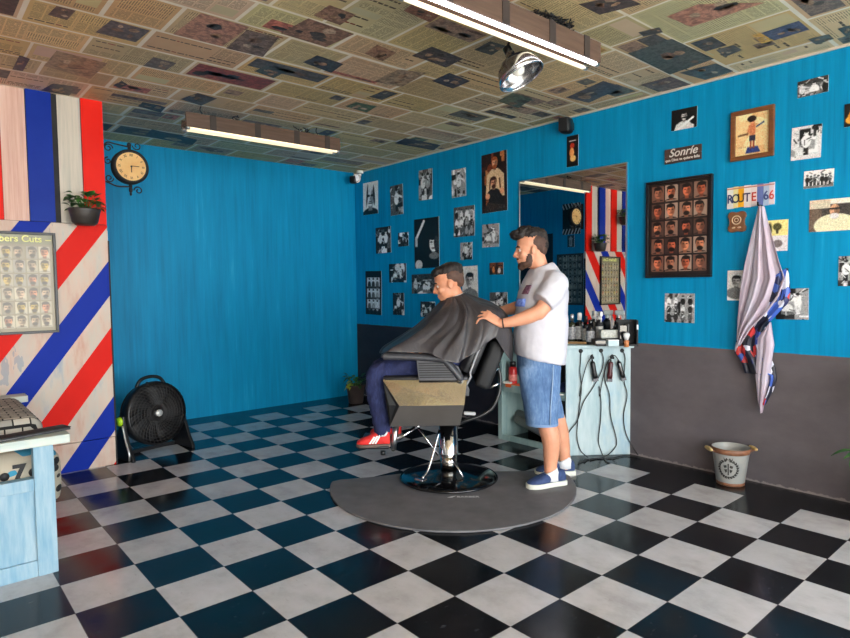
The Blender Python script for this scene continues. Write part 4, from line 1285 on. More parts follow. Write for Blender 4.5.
simple('tissue_box', 'speckled pale grey box standing on dark tray on the counter', 'box', (4.0, cy(609, 4.0), zc + .055), math.radians(-40),
       [('box', lambda m: m.rbox((0, 0, .032), (.14, .075, .062), .006), pm('speckled_grey', (160, 162, 152), .5, d=40, scale=(90, 90, 90))), ('flap', lambda m: m.rbox((0, 0, .0645), (.09, .04, .003), .001), 'black_matte')])
simple('tool_tray', 'low black tray full of tools below the speckled grey box', 'tray', (3.99, cy(607, 3.99), zc), math.radians(-40),
       [('tray', lambda m: m.rbox((0, 0, .026), (.2, .13, .052), .008), 'black'), ('comb', lambda m: m.box((-.06, -.068, .03), (.09, .006, .02)), 'black_gloss')])
simple('product_box', 'small pale blue box at the front of the counter', 'box', (3.955, cy(612.5, 3.955), zc), math.radians(-36),
       [('box', lambda m: m.rbox((0, 0, .022), (.082, .05, .044), .004), pm('pale_blue_card', (176, 196, 200), .5)), ('lid', lambda m: m.rbox((0, 0, .046), (.084, .052, .008), .003), 'alu')])
def org(m):
    m.bb(-.07, .07, -.06, .06, 0, .012); m.bb(-.07, -.06, -.06, .06, 0, .17); m.bb(.06, .07, -.06, .06, 0, .19); m.bb(-.07, .07, .05, .06, 0, .19)
simple('desk_organizer', 'tall black organizer at the right end of the counter', 'organizer', (4.09, cy(627, 4.09), zc), math.radians(-50),
       [('case', org, 'black_matte'), ('divider', lambda m: m.bb(-.004, .004, -.06, .05, .01, .16), 'black'), ('white_tag', lambda m: m.box((.064, -.0625, .14), (.012, .003, .035)), 'white'), ('box', lambda m: m.bb(-.055, -.008, -.04, .045, .012, .15), 'black_gloss')])
simple('folded_cape', 'heap of black folded cloth leaning behind the speckled box', 'cloth', (4.11, cy(614, 4.11), zc), math.radians(-50),
       [('cloth', lambda m: m.prism([(-.13, 0), (.12, 0), (.125, .16), (.10, .18), (.05, .15), (-.02, .11), (-.10, .075)], 1, -.025, .03), 'black_matte')])
simple('hair_brush', 'small orange and white shaving brush at the counter corner', 'brush', (3.99, cy(626.5, 3.99), zc), 0,
       [('handle', lambda m: m.lathe([(0, 0), (.02, 0), (.016, .02), (.02, .04), (.012, .05), (0, .05)], 20), pm('orange_handle', (186, 112, 60), .35)), ('bristles', lambda m: m.lathe([(0, .048), (.012, .048), (.024, .085), (.02, .1), (0, .104)], 20), 'white')])
simple('wooden_board', 'light wooden strip lying along the counter front', 'board', (3.955, cy(578, 3.955), zc), math.radians(-70),
       [('board', lambda m: m.rbox((0, 0, .008), (.2, .06, .016), .003), pm('pale_wood', (176, 140, 92), .5, c2=(150, 112, 70)))])
# on and under the shelf
simple('spray_can', 'red spray can standing on the open shelf', 'can', (3.87, at(0, 3.87, 512.8, 380).y, .453), 0,
       [('body', lambda m: m.lathe([(0, 0), (.034, 0), (.036, .006), (.036, .15), (.028, .165), (0, .165)], 28), pm('red_can', (196, 34, 34), .3, d=16)), ('cap', lambda m: m.lathe([(0, .163), (.026, .165), (.026, .205), (.022, .21), (0, .21)], 24), 'black'), ('paper_label', lambda m: m.lathe([(.0365, .05), (.0368, .052), (.0368, .1), (.0365, .102)], 28, caps=False), pm('pink_label', (206, 110, 100), .4, d=40, scale=(60, 60, 60)))])
simple('soap_dish', 'orange tray with white cloth on the open shelf', 'tray', (3.845, at(0, 3.845, 514.5, 385).y, .453), .2,
       [('tray', lambda m: m.rbox((0, 0, .014), (.09, .13, .028), .008), pm('orange_plastic', (232, 100, 40), .4)), ('cloth', lambda m: m.rbox((0.0, .06, .034), (.07, .08, .02), .009), 'white')])
simple('cap_hat', 'dark blue and white cap on the shelf behind the barber', 'cap', (3.93, 2.86, .453), .5,
       [('crown', lambda m: m.lathe([(0, .085), (.04, .08), (.075, .05), (.085, 0), (0, 0)], 28), pm('navy_cloth', (30, 44, 90), .8)), ('visor', lambda m: m.rbox((-.1, 0, .008), (.09, .13, .01), .004), 'white')])
def pile(m, k):
    a = [Vector((-.12, -.3, .05)), Vector((-.02, .28, .07))]; 
    m.tube([a[0] + Vector((k * .07, 0, k * .03)), a[1] + Vector((k * .07, k * .04, .08 + k * .03))], .035, 14)
for k, lb in enumerate(('grey tube leaning lowest under the shelf', 'grey tube lying above the lowest one under the shelf')):
    t = thing('metal_tube', lb, 'tube', (3.96, 3.1, .012), 0, 'grey tubes under the shelf')
    mb = MB(); pile(mb, k); mb.build('pipe', pm('grey_pipe', (128, 124, 120), .35, .4, d=20), t)
    mb = MB(); v0 = Vector((-.12 + k * .07, -.3, .05 + k * .03)); mb.torus(v0, .034, .006, rot3(90), 24, 8); mb.build('ring', 'black', t)

# ------------------------------------------------------------------ chair mat
pts = []
xs = [(0.775, .06), (.73, .025), (.62, -.005), (.495, -.036), (.40, -.075), (.30, -.11), (0, -.135), (-.343, -.144), (-.6, -.155), (-.74, -.15), (-.79, -.11), (-.815, -.04)]
for x, y in xs: pts.append((x, y))
for k in range(1, 26):
    a_ = PI * k / 26
    pts.append((-.80 * math.cos(a_) * (1 + .05 * math.sin(a_)) - .02, .0 + .89 * math.sin(a_)))
CH = (2.74, 2.95)
RZ = math.atan2(0.67117559, -0.74129841)
t = thing('floor_mat', 'dark grey half-round rubber mat under the barber chair', 'mat', (CH[0], CH[1], 0), RZ)
mb = MB(); mb.prism(list(reversed(pts)), 2, 0.001, 0.013)
mb.build('rubber', pm('grey_rubber', (88, 87, 89), .62, c2=(110, 108, 110), scale=(5, 5, 5), bump=.03, ns=1.5), t, .004)
mb = MB(); mt = Matrix.Translation((-.075, .37, .0135)) @ Matrix.Rotation(PI, 4, 'Z') @ Matrix.Scale(.72, 4)
text_into(mb, 'BARBER', .05, mt @ Matrix.Translation((.05, 0, 0)) @ Matrix.Scale(1.1, 4, (1, 0, 0)), ext=.0003)
mb.add([mt @ Vector(v) for v in ((-.13, -.02, .0003), (-.085, -.02, .0003), (-.045, .03, .0003), (-.09, .012, .0003))], [(0, 1, 2, 3)])
mb.build('lettering', pm('white_print', (200, 200, 202), .6), t)

# ------------------------------------------------------------------ barber chair (local x: forward, y: towards the picture wall's opposite side)
ch = thing('barber_chair', 'black hydraulic barber chair with mirrored side panels on grey mat', 'barber chair', (CH[0], CH[1], 0.0135), RZ)
mb = MB(); mb.lathe([(0, 0), (.318, 0), (.325, .006), (.322, .014), (.30, .024), (.2, .042), (.1, .056), (.075, .06), (0, .06)], 64); mb.build('base', 'black_gloss', ch)
mb = MB(); mb.torus((0, 0, .010), .322, .007, None, 64, 8); mb.build('base_rim', pm('dark_rim', (60, 60, 62), .15, .9), ch)
mb = MB(); mb.lathe([(0, .05), (.056, .05), (.056, .17), (0, .17)], 36); mb.build('piston', 'dark_chrome', ch)
mb = MB(); mb.lathe([(0, .165), (.066, .165), (.068, .172), (.064, .18), (.062, .40), (0, .40)], 40); mb.build('column', 'chrome', ch)
mb = MB(); mb.bb(-.07, .3, -.11, .11, .385, .405); mb.build('mount_plate', 'black', ch)
mb = MB(); mb.tube(smooth_path([(.06, .06, .34), (.13, .17, .12), (.17, .22, .07)]), .008, 8); mb.rbox((.18, .235, .065), (.05, .07, .014), .005, rot3(0, 0, 50)); mb.build('pump_lever', 'chrome', ch)
mb = MB(); mb.tube([(.215, .03, .37), (.07, .06, .17)], .008, 8); mb.tube([(-.02, .08, .16), (-.09, .16, .055)], .007, 8); mb.build('brace', 'chrome', ch)
def side_hull(sel):
    mb = MB()
    for s in (-1, 1):
        A, B, Cc, D = Vector((.41, .262 * s, .705)), Vector((-.115, .262 * s, .70)), Vector((.305, .318 * s, .552)), Vector((-.095, .318 * s, .555))
        E_, G = Vector((.372, .24 * s, .405)), Vector((-.07, .24 * s, .412))
        if sel == 'upper': yield s, [A, B, D, Cc]
        elif sel == 'lower': yield s, [Cc, D, G, E_]
        else: yield s, [A, Cc, E_]
def slab(poly, s, th=.004):
    mb = MB(); n = len(poly)
    nrm = (poly[1] - poly[0]).cross(poly[2] - poly[0]).normalized()
    if nrm.y * s < 0: nrm = -nrm
    vs = [p for p in poly] + [p - nrm * th for p in poly]
    fs = [tuple(range(n)), tuple(range(2 * n - 1, n - 1, -1))] + [(i, i + n, (i + 1) % n + n, (i + 1) % n) for i in range(n)]
    mb.add(vs, fs); return mb
for sel, nm, m in (('upper', 'upper_side_panel', 'dark_chrome'), ('lower', 'lower_side_panel', pm('smoked_metal', (112, 108, 104), .32, .55, d=14, scale=(3, 3, 3))), ('facet', 'corner_facet', 'black_matte')):
    for s, poly in side_hull(sel): slab(poly, s).build(nm, m, ch)
mb = MB(); mb.loft([[(.41, -.258, .70), (.41, .258, .70), (-.11, .258, .70), (-.11, -.258, .70)], [(.37, -.30, .553), (.37, .30, .553), (-.09, .30, .553), (-.09, -.30, .553)], [(.368, -.235, .407), (.368, .235, .407), (-.066, .235, .407), (-.066, -.235, .407)]], smooth=False); mb.build('seat_box', 'black_matte', ch)
mb = MB(); mb.rbox((.14, 0, .700), (.545, .48, .052), .02); mb.build('seat', 'leather', ch)
for s in (-1, 1):
    mb = MB(); ys = .275 * s
    mb.tube(smooth_path([(.405, ys, .857), (.36, ys, .856), (.2, ys, .85), (.06, ys, .838), (.015, ys, .822), (-.03, ys, .77), (-.075, ys, .712)], 5), [(.014, .03)] + [(.024, .045)] * 29 + [(.02, .04)], 12, ref=(0, 0, 1), round_ends=True)
    mb.build('armrest', 'grey_leather', ch)
    mb = MB(); mb.prism([(.20, .84), (.0, .825), (-.065, .705), (.185, .705)], 1, ys - .022, ys + .022)
    pn = mb.build('arm_panel', 'grey_leather', ch, .004)
    mb = MB()
    for k in range(7):
        z = .722 + .0145 * k; f = (z - .705) / .12
        mb.bb(-.05 + f * .052 + .01, .178 + .008 * f, ys + s * .0215, ys + s * .0265, z, z + .007)
    mb.build('grille', 'black_matte', pn)
mb = MB()
mb.loft([[(-.115 - k * .2 + a, b, .74 + k * .47 + a * .3) for a, b in ((.055, -.20), (.065, 0), (.055, .20), (.02, .235), (-.045, .225), (-.055, 0), (-.045, -.225), (.02, -.235))] for k in (0, .25, .5, .7, .82)] , True)
mb.build('backrest', 'leather', ch, .01)
mb = MB()
for s in (-1,):
    pass
mb.tube([(-.105, .246, .655), (-.14, .247, .72), (-.135, .248, .745), (-.18, .247, .866), (-.246, .244, 1.002), (-.295, .24, 1.10)], .007, 8)
mb.build('piping', pm('grey_piping', (150, 150, 152), .35), ch)
mb = MB(); mb.prism([(-.02, .80), (-.06, .79), (-.13, .64), (-.125, .60), (-.085, .60), (-.07, .66), (-.03, .72), (-.005, .77)], 1, .236, .262); mb.build('recline_bracket', 'grey_leather', ch, .004)
mb = MB(); mb.rbox((-.27, 0, .78), (.10, .36, .32), .03, rot3(0, -22, 0)); mb.build('back_cover', 'black_matte', ch)
mb = MB()
mb.tube(smooth_path([(-.31, .1, .80), (-.335, .12, .70), (-.325, .13, .59), (-.28, .14, .50), (-.2, .15, .45), (-.11, .15, .42), (-.04, .14, .39)]), .012, 10); mb.build('rear_bar', 'black', ch)
mb = MB(); mb.tube([(-.26, .14, .63), (-.33, .14, .66)], .009, 8); mb.tube([(-.24, .15, .70), (-.325, .15, .76)], .009, 8); mb.build('recline_rod', 'chrome', ch)
mb = MB(); mb.rbox((-.135, .16, .470), (.075, .03, .02), .006, rot3(0, -4, 0)); mb.build('release_handle', pm('pale_grip', (176, 176, 176), .4), ch)
for s in (-1, 1):
    mb = MB(); mb.tube([(.34, .13 * s, .40), (.352, .14 * s, .30), (.358, .14 * s, .235)], [(.022, .026), (.018, .022), (.016, .02)], 10, ref=(1, 0, 0)); mb.build('footrest_bracket', 'alu', ch)
mb = MB(); mb.rbox((.485, 0, .255), (.20, .36, .022), .008); mb.tube([(.36, -.15, .235), (.36, .15, .235)], .013, 10); mb.cyl((.425, .16, .205), (.425, .16, .228), .016); mb.build('footrest', 'black', ch)
mb = MB(); mb.tube([(.33, .16, .30), (.215, .11, .372)], .011, 10); mb.cyl((.2, .1, .36), (.2, .1, .39), .016); mb.build('footrest_strut', 'chrome', ch)

# ------------------------------------------------------------------ bucket, plants
t = thing('bucket', 'white metal bucket with brown rims and wooden handles by the grey wall', 'bucket', (4.03, 1.655, 0), math.radians(-2))
K = .236
mb = MB(); mb.lathe([(0, .003), (.078, .0), (.082, .004), (.112, K), (.116, K + .006), (.112, K + .008), (.108, K), (.079, .01), (0, .01)], 48); mb.build('body', pm('aged_white_enamel', (172, 170, 164), .35, c2=(146, 150, 148), scale=(9, 9, 4)), t)
rust = pm('rusty_band', (142, 96, 70), .5, c2=(110, 70, 48), scale=(24, 24, 24))
mb = MB(); mb.lathe([(.1075, K - .028), (.1120, K - .026), (.1175, K + .006), (.113, K + .008)], 48, caps=False); mb.build('rim_band', rust, t)
mb = MB(); mb.lathe([(.0795, .001), (.0835, .003), (.0855, .022), (.082, .024)], 48, caps=False); mb.build('base_band', rust, t)
hw = pm('handle_wood', (206, 178, 120), .5, c2=(180, 148, 92), scale=(20, 20, 20))
for s in (-1, 1):
    ax_ = Vector((math.cos(math.radians(-40)), math.sin(math.radians(-40)), 0)) * s; tg = Vector((-ax_.y, ax_.x, 0))
    mb = MB(); c_ = ax_ * .143 + Vector((0, 0, K - .004)); mb.tube([c_ - tg * .034, c_, c_ + tg * .034], [.011, .014, .011], 14, round_ends=True); hd = mb.build('handle', hw, t)
    mb = MB()
    for k in (-1, 1): mb.tube([ax_ * .108 + tg * .03 * k + Vector((0, 0, K - .02)), c_ + tg * .036 * k], .004, 7)
    mb.build('bracket', rust, hd)
mb = MB()
def on_cone(a_, z, o=.0012):
    r = .082 + (.112 - .082) * (z - .004) / (K - .004) + o
    return Vector((r * math.cos(a_), r * math.sin(a_), z))
av = math.atan2(-1.655, -4.03) - .10
def cone_poly(pts):
    mb.add([on_cone(av + 1.3 * x / .1, .118 + 1.3 * z) for x, z in pts], [tuple(range(len(pts)))])
for k in range(22):
    q = 2 * PI * k / 22
    if abs(q - PI / 2) < .3: continue
    for o_, rr in ((.35, .05), (-.35, .034)):
        cx_, cz_ = .043 * math.cos(q), .043 * math.sin(q)
        d_ = q + PI / 2 + o_
        u_ = Vector((math.cos(d_), math.sin(d_))); v_ = Vector((-u_.y, u_.x))
        pl_ = [Vector((cx_, cz_)) + u_ * a + v_ * b for a, b in ((0, 0), (.008, .004), (.017, 0), (.008, -.004))]
        cone_poly([(p.x, p.y) for p in pl_])
for pl_ in ([(-.02, .060), (-.013, .046), (-.007, .058), (0, .046), (.007, .058), (.013, .046), (.02, .060), (.016, .036), (-.016, .036)], [(-.003, .028), (.003, .028), (.003, -.03), (-.003, -.03)], [(-.022, .016), (-.008, .020), (-.006, .008), (-.018, .004)], [(.022, .016), (.008, .020), (.006, .008), (.018, .004)], [(-.02, -.004), (-.006, .0), (-.006, -.012), (-.012, -.02)], [(.02, -.004), (.006, .0), (.006, -.012), (.012, -.02)]):
    cone_poly(pl_)
mb.build('emblem', pm('dark_print', (44, 42, 40), .5), t, fix=False)

t = thing('potted_plant', 'small potted plant with yellowing leaves on the floor in the far corner', 'plant', (3.84, 5.66, 0))
mb = MB(); mb.lathe([(0, 0), (.075, 0), (.082, .01), (.105, .19), (.112, .192), (.112, .205), (.1, .205), (.098, .185), (0, .18)], 32); mb.build('pot', pm('dark_clay', (60, 48, 44), .6, d=12), t)
rg = random.Random(8); lf, st = bushy(rg, 40, .11, .2, .30, .08, .022)
lf.build('foliage', ['leaf_dark', 'leaf_mid'], t, fix=False); st.build('stems', 'leaf_mid', t)
mb = MB()
for k in range(9): leaf_into(mb, (-.06 + .01 * rg.random(), -.03 + .05 * rg.random(), .21 + .04 * rg.random()), (-1, rg.uniform(-.9, .3), rg.uniform(-.3, .3)), .08, .02, .6)
mb.build('yellow_leaves', pm('yellow_leaf', (196, 176, 40), .5, c2=(120, 150, 50), scale=(20, 20, 20)), t, fix=False)

t = thing('floor_plant', 'green leafy plant by the grey wall, cut by the right picture edge', 'plant', (3.94, .77, 0))
mb = MB(); mb.lathe([(0, 0), (.09, 0), (.13, .22), (.135, .24), (.12, .24), (.115, .21), (0, .2)], 32); mb.build('pot', pm('clay_pot', (120, 74, 54), .6), t)
rg = random.Random(4); lf, st = MB(), MB()
for k in range(26):
    a_ = rg.uniform(0, 2 * PI); zt = rg.uniform(.35, 1.0); rr = rg.uniform(.05, .19)
    top = Vector((math.cos(a_) * rr, math.sin(a_) * rr, zt)); st.tube(smooth_path([(0, 0, .2), (top.x * .4, top.y * .4, zt * .6), top], 4), .004, 5)
    for q in range(3):
        lf.cm = rg.randint(0, 1); leaf_into(lf, top - Vector((0, 0, q * .05)), (math.cos(a_ + q), math.sin(a_ + q), rg.uniform(-.2, .6)), .13, .024, .4)
lf.build('foliage', ['leaf_dark', 'leaf_mid'], t, fix=False); st.build('stems', 'leaf_mid', t)

# ------------------------------------------------------------------ cape hung on the wall
def monotone_rows(poly, rows):
    ys = [p[1] for p in poly]; y0, y1 = min(ys), max(ys); out = []
    for i in range(rows + 1):
        y = y0 + (y1 - y0) * (.002 + .996 * i / rows); xs = []
        for k in range(len(poly)):
            (xa, ya), (xb, yb) = poly[k], poly[k - 1]
            if (ya > y) != (yb > y): xs.append(xa + (xb - xa) * (y - ya) / (yb - ya))
        out.append((y, min(xs), max(xs)))
    return out
def drape(name, poly, X, amp, freq, mat, parent, rows=40, cols=26, ph=0.0, mb=None):
    vs, fs = [], []
    for i, (y, a_, b_) in enumerate(monotone_rows(poly, rows)):
        for j in range(cols + 1):
            f = j / cols
            p = at(0, X, a_ + (b_ - a_) * f, y)
            env = min(1, .3 + i / rows * 1.4)
            p.x += -amp * env * (math.sin(f * freq * PI + ph + i * .05) + .5 * math.sin(f * freq * 2.3 * PI + i * .11)) - .02 * math.sin(PI * f)
            vs.append(p - parent.location)
    n = cols + 1
    for i in range(rows):
        for j in range(cols): fs.append((i * n + j, i * n + j + 1, (i + 1) * n + j + 1, (i + 1) * n + j))
    me = bpy.data.meshes.new(name); me.from_pydata(vs, [], fs); me.polygons.foreach_set('use_smooth', [True] * len(fs)); me.update()
    return link(name, me, mat, parent, solid=.003)
pc = at(0, XW, 761, 207)
t = thing('hanging_cape', 'lilac and patterned barber cape hanging from a hook below the ROUTE 66 sign', 'cape', pc)
lil = pm('lilac_satin', (172, 146, 160), .42, c2=(198, 192, 206), scale=(6, 14, 3))
tp = NT('barber_pole_print')
v_ = tp.coord((30, 16, 15)); vo = tp.n('ShaderNodeTexVoronoi'); tp.l(v_, vo.inputs[0]); vo.inputs['Scale'].default_value = 1.0
wn = tp.n('ShaderNodeTexWhiteNoise', noise_dimensions='3D'); tp.l(vo.outputs['Position'], wn.inputs[0])
patt = tp.done(tp.ramp(wn.outputs[0], [(0, (20, 22, 44)), (.42, (34, 32, 40)), (.52, (196, 46, 44)), (.62, (60, 92, 180)), (.76, (206, 206, 220)), (.92, (26, 34, 84))], 'CONSTANT'), .45)
drape('pattern_fold', [(770, 275), (788, 268), (790, 292), (788, 303), (779, 312), (766, 326), (764, 345), (775, 368), (776, 380), (772, 392), (765, 405), (762, 400), (764, 370), (756, 352), (752, 372), (745, 373), (740, 358), (735, 352), (737, 340), (744, 330), (756, 318)], XW - .045, .012, 5, patt, t, 60, 20)
drape('lining', [(759, 206), (764, 206), (768, 222), (774, 242), (780, 262), (786, 278), (780, 296), (768, 312), (752, 328), (740, 346), (737, 340), (738, 318), (741, 290), (746, 262), (752, 236)], XW - .06, .014, 6, lil, t, 50, 34)
drape('lower_lining', [(757, 338), (771, 322), (774, 345), (771, 362), (769, 384), (764, 404), (762, 413), (758, 400), (756, 376), (757, 358)], XW - .062, .008, 3, lil, t, 40, 14)
mb = MB(); mb.tube([(0, 0, .012), (-.035, 0, .006), (-.05, 0, .012), (-.052, 0, .028)], .006, 8); mb.rbox((-.004, 0, .015), (.008, .02, .04), .003); mb.build('hook', 'black', t)

# ------------------------------------------------------------------ floor fan
fd = Vector((.25, -.97, .10)).normalized(); rzf = math.atan2(fd.y, fd.x) + PI / 2   # local -Y faces the room
FZ = .318
t = thing('floor_fan', 'round black floor fan with lime knob beside the striped wall', 'fan', (1.487, 5.05, 0), rzf)
tl = rot3(-6)
mb = MB(); R0 = .247
prof = [(R0 - .012, -.07), (R0, -.065), (R0 + .004, -.03), (R0 - .004, .03), (R0 - .03, .075), (R0 - .034, .072), (R0 - .012, .03), (R0 - .008, -.05), (R0 - .012, -.07)]
cz_ = Vector((0, 0, FZ)); fr = tl @ rot3(90)
mb.lathe([(r, -z) for r, z in prof], 56, cz_, fr, caps=False); mb.build('housing', 'black', t)
mb = MB()
for k in range(9):
    r_ = .045 + .0245 * k; mb.torus(cz_ + fr @ Vector((0, 0, .062 + .018 * (1 - (r_ / R0) ** 2))), r_, .0026, fr, 48, 6)
for k in range(44):
    a0 = 2 * PI * k / 44; pts_ = []
    for q in range(9):
        r_ = .045 + (.205) * q / 8; a_ = a0 + .55 * (q / 8) ** 1.2
        pts_.append(cz_ + fr @ Vector((r_ * math.cos(a_), r_ * math.sin(a_), .064 + .018 * (1 - (r_ / R0) ** 2))))
    mb.tube(pts_, .0022, 5)
mb.build('front_grille', pm('grille_black', (40, 38, 38), .4, d=10), t)
mb = MB(); mb.lathe([(0, .088), (.03, .087), (.042, .08), (.044, .066), (0, .066)], 30, cz_, fr); hb = mb.build('grille_hub', 'black', t)
mb = MB(); mb.lathe([(0, .094), (.026, .092), (.028, .086), (0, .086)], 28, cz_, fr); mb.build('badge', pm('silver_badge', (190, 190, 186), .35, .3), hb)
for k in range(5):
    mb = MB(); a0 = 2 * PI * k / 5
    vs = []
    for q in range(6):
        r_ = .05 + .17 * q / 5
        for w_ in (-.5, 0, .5):
            a_ = a0 + w_ * .95 + .25 * q / 5
            vs.append(cz_ + fr @ Vector((r_ * math.cos(a_), r_ * math.sin(a_), .01 - w_ * .05)))
    mb.add(vs, [(3 * q + w, 3 * q + w + 1, 3 * q + w + 4, 3 * q + w + 3) for q in range(5) for w in range(2)], True); mb.build('blade', pm('fan_blade_plastic', (22, 22, 23), .6), t, solid=.003)
mb = MB(); mb.lathe([(R0 - .012, -.062), (R0 - .012, -.068), (.0, -.10), (0, -.094)], 40, cz_, fr); mb.build('rear_guard', 'black_matte', t)
mb = MB(); mb.lathe([(0, .03), (.06, .03), (.07, 0), (.07, -.08), (0, -.09)], 28, cz_, fr)
for k in range(3):
    a_ = PI / 2 + 2 * PI * k / 3; mb.tube([cz_ + fr @ Vector((.05 * math.cos(a_), .05 * math.sin(a_), -.06)), cz_ + fr @ Vector((.235 * math.cos(a_), .25 * math.sin(a_), -.05))], .01, 6)
mb.build('motor', 'black_matte', t)
mb = MB(); mb.tube(smooth_path([cz_ + tl @ Vector((-.12, .0, .218)), cz_ + tl @ Vector((-.08, .0, .272)), cz_ + tl @ Vector((0, .0, .290)), cz_ + tl @ Vector((.08, .0, .272)), cz_ + tl @ Vector((.12, .0, .218))]), (.013) , 10); mb.build('handle', 'black', t)
for s in (-1, 1):
    mb = MB()
    mb.loft([[(s * (.253 + o), y, z) for o, y in ((-.012, -w_), (.012, -w_), (.012, w_), (-.012, w_))] for z, w_ in ((0.0, .15), (.02, .15), (.10, .10), (.22, .045), (FZ + .02, .03))], smooth=False)
    fo = mb.build('foot', 'black', t, .004)
    if s > 0: continue
    mb = MB(); mb.lathe([(0, 0), (.034, 0), (.036, .006), (.03, .022), (0, .024)], 24, (s * .266, 0, FZ - .02), rot3(0, 90 * s)); mb.build('knob', 'lime', fo)
    mb = MB(); mb.tube(smooth_path([(s * .270, -.03, FZ - .05), (s * .272, -.075, .15), (s * .272, -.115, .07), (s * .270, -.11, .012)]), (.009), 8); mb.build('support_strut', 'alu', fo)
mb = MB(); mb.bb(-.253, .253, .1, .14, 0, .03); mb.build('crossbar', 'black', t, .004)

# ------------------------------------------------------------------ bench at the left
M['bench_wood'] = wash_blue('bench_blue_wash', (96, 146, 172), (158, 180, 190), (22, 112, 176), (20, 20, 2.2))
M['bench_top'] = wash_blue('bench_top_wash', (168, 182, 176), (204, 208, 196), (150, 186, 196), (2.5, 20, 20))
Y1, Y2, XB0, XB1 = 3.20, 4.62, -.30, .503
bn = thing('bench', 'blue-washed wooden bench with panelled end and flat arms at the left', 'bench', (0, 0, 0))
for ya, yb in ((Y1, Y1 + .06), (Y2 - .06, Y2)):
    for xa, xb in ((XB1 - .08, XB1), (XB0, XB0 + .08)):
        mb = MB(); mb.bb(xa, xb, ya, yb, 0, .60); mb.build('post', 'bench_wood', bn, .003)
    for za, zb in ((.396, .452), (0.0, .074)):
        mb = MB(); mb.bb(XB0 + .08, XB1 - .08, ya + .005, yb - .005, za, zb); mb.build('rail', 'bench_wood', bn, .003)
    mb = MB(); mb.bb(XB0 + .07, XB1 - .07, ya + .02, yb - .02, .06, .41); mb.build('end_panel', 'bench_wood', bn)
mb = MB(); mb.bb(XB0 - .02, .567, Y1 - .03, Y1 + .10, .60, .64); mb.build('arm', 'bench_top', bn, .004)
mb = MB(); mb.bb(XB0 - .02, .585, Y2 - .10, Y2 + .03, .60, .64); mb.build('arm', 'bench_top', bn, .004)
mb = MB(); mb.bb(XB0, XB1 - .01, Y1 + .06, Y2 - .06, .22, .26); mb.bb(XB1 - .04, XB1 - .01, Y1 + .06, Y2 - .06, .0, .22); mb.build('seat_board', 'bench_wood', bn)
mb = MB(); mb.bb(XB0 - .02, XB0 + .04, Y1, Y2, .26, .85); mb.build('backboard', 'bench_wood', bn)
def patt_mat(name, base, marks, sx):
    t = NT(name); v = t.coord((sx, .01, sx)); vo = t.n('ShaderNodeTexVoronoi'); vo.inputs['Scale'].default_value = 1.0; vo.inputs['Randomness'].default_value = .35; t.l(v, vo.inputs[0])
    nz = t.noise(t.coord((9, .5, 9)), 1.0, 1); b = t.ramp(nz, [(.45, base[0]), (.5, base[1]), (.62, base[2])], 'CONSTANT')
    c = t.mix(t.math('LESS_THAN', vo.outputs[0], .30), b, marks)
    return t.done(c, .85)
dots = patt_mat('dotted_cushion_cloth', [(158, 152, 136), (168, 158, 140), (48, 130, 160)], (24, 24, 26), 13)
def dash_mat():
    t = NT('dashed_cushion_cloth'); br = t.n('ShaderNodeTexBrick'); t.l(t.coord((1, 1, 1), 'Object'), br.inputs[0]); br.inputs['Scale'].default_value = 7.0; br.inputs['Mortar Size'].default_value = .026; br.inputs['Mortar Smooth'].default_value = .1
    br.inputs['Color1'].default_value = lin((186, 180, 168)); br.inputs['Color2'].default_value = lin((140, 138, 132)); br.inputs['Mortar'].default_value = lin((20, 20, 22))
    return t.done(br.outputs[0], .85)
t = thing('seat_cushion', 'cream and blue bench cushion printed with black dots and digits', 'cushion', (.13, 3.91, .262))
mb = MB(); mb.rbox((-.02, 0, .15), (.89, 1.28, .30), .09); mb.build('cover', dots, t)
mb = MB()
text_into(mb, '7', .10, Matrix.Translation((.245, -.642, .21)) @ up, ext=.0015, bold=.004); mb.build('printed_digit', 'black_matte', t)
for x_ in (.19, .30, .385):
    mb = MB(); mb.lathe([(0, -.001), (.019, -.001), (.019, .0015), (0, .0015)], 20, (x_, -.6405 if x_ < .35 else -.628, .205), rot3(90)); mb.build('printed_dot', 'black_matte', t)
t = thing('throw_cushion', 'grey cushion with black dash pattern lying on the bench', 'cushion', (.24, 3.85, .556), math.radians(0))
mb = MB(); mb.rbox((0, 0, .065), (.54, .8, .13), .06); mb.build('cover', dash_mat(), t)
t = thing('magazine', 'dark folded magazine lying on the near bench arm', 'magazine', (.43, 3.262, .641), math.radians(14))
mb = MB(); mb.rbox((0, 0, .006), (.30, .085, .011), .003); mb.build('pages', pm('dark_cover', (34, 34, 36), .3, d=30, scale=(10, 10, 10)), t)
mb = MB(); mb.rbox((.0, 0, .0135), (.304, .088, .003), .001); mb.build('cover', 'black_matte', t)
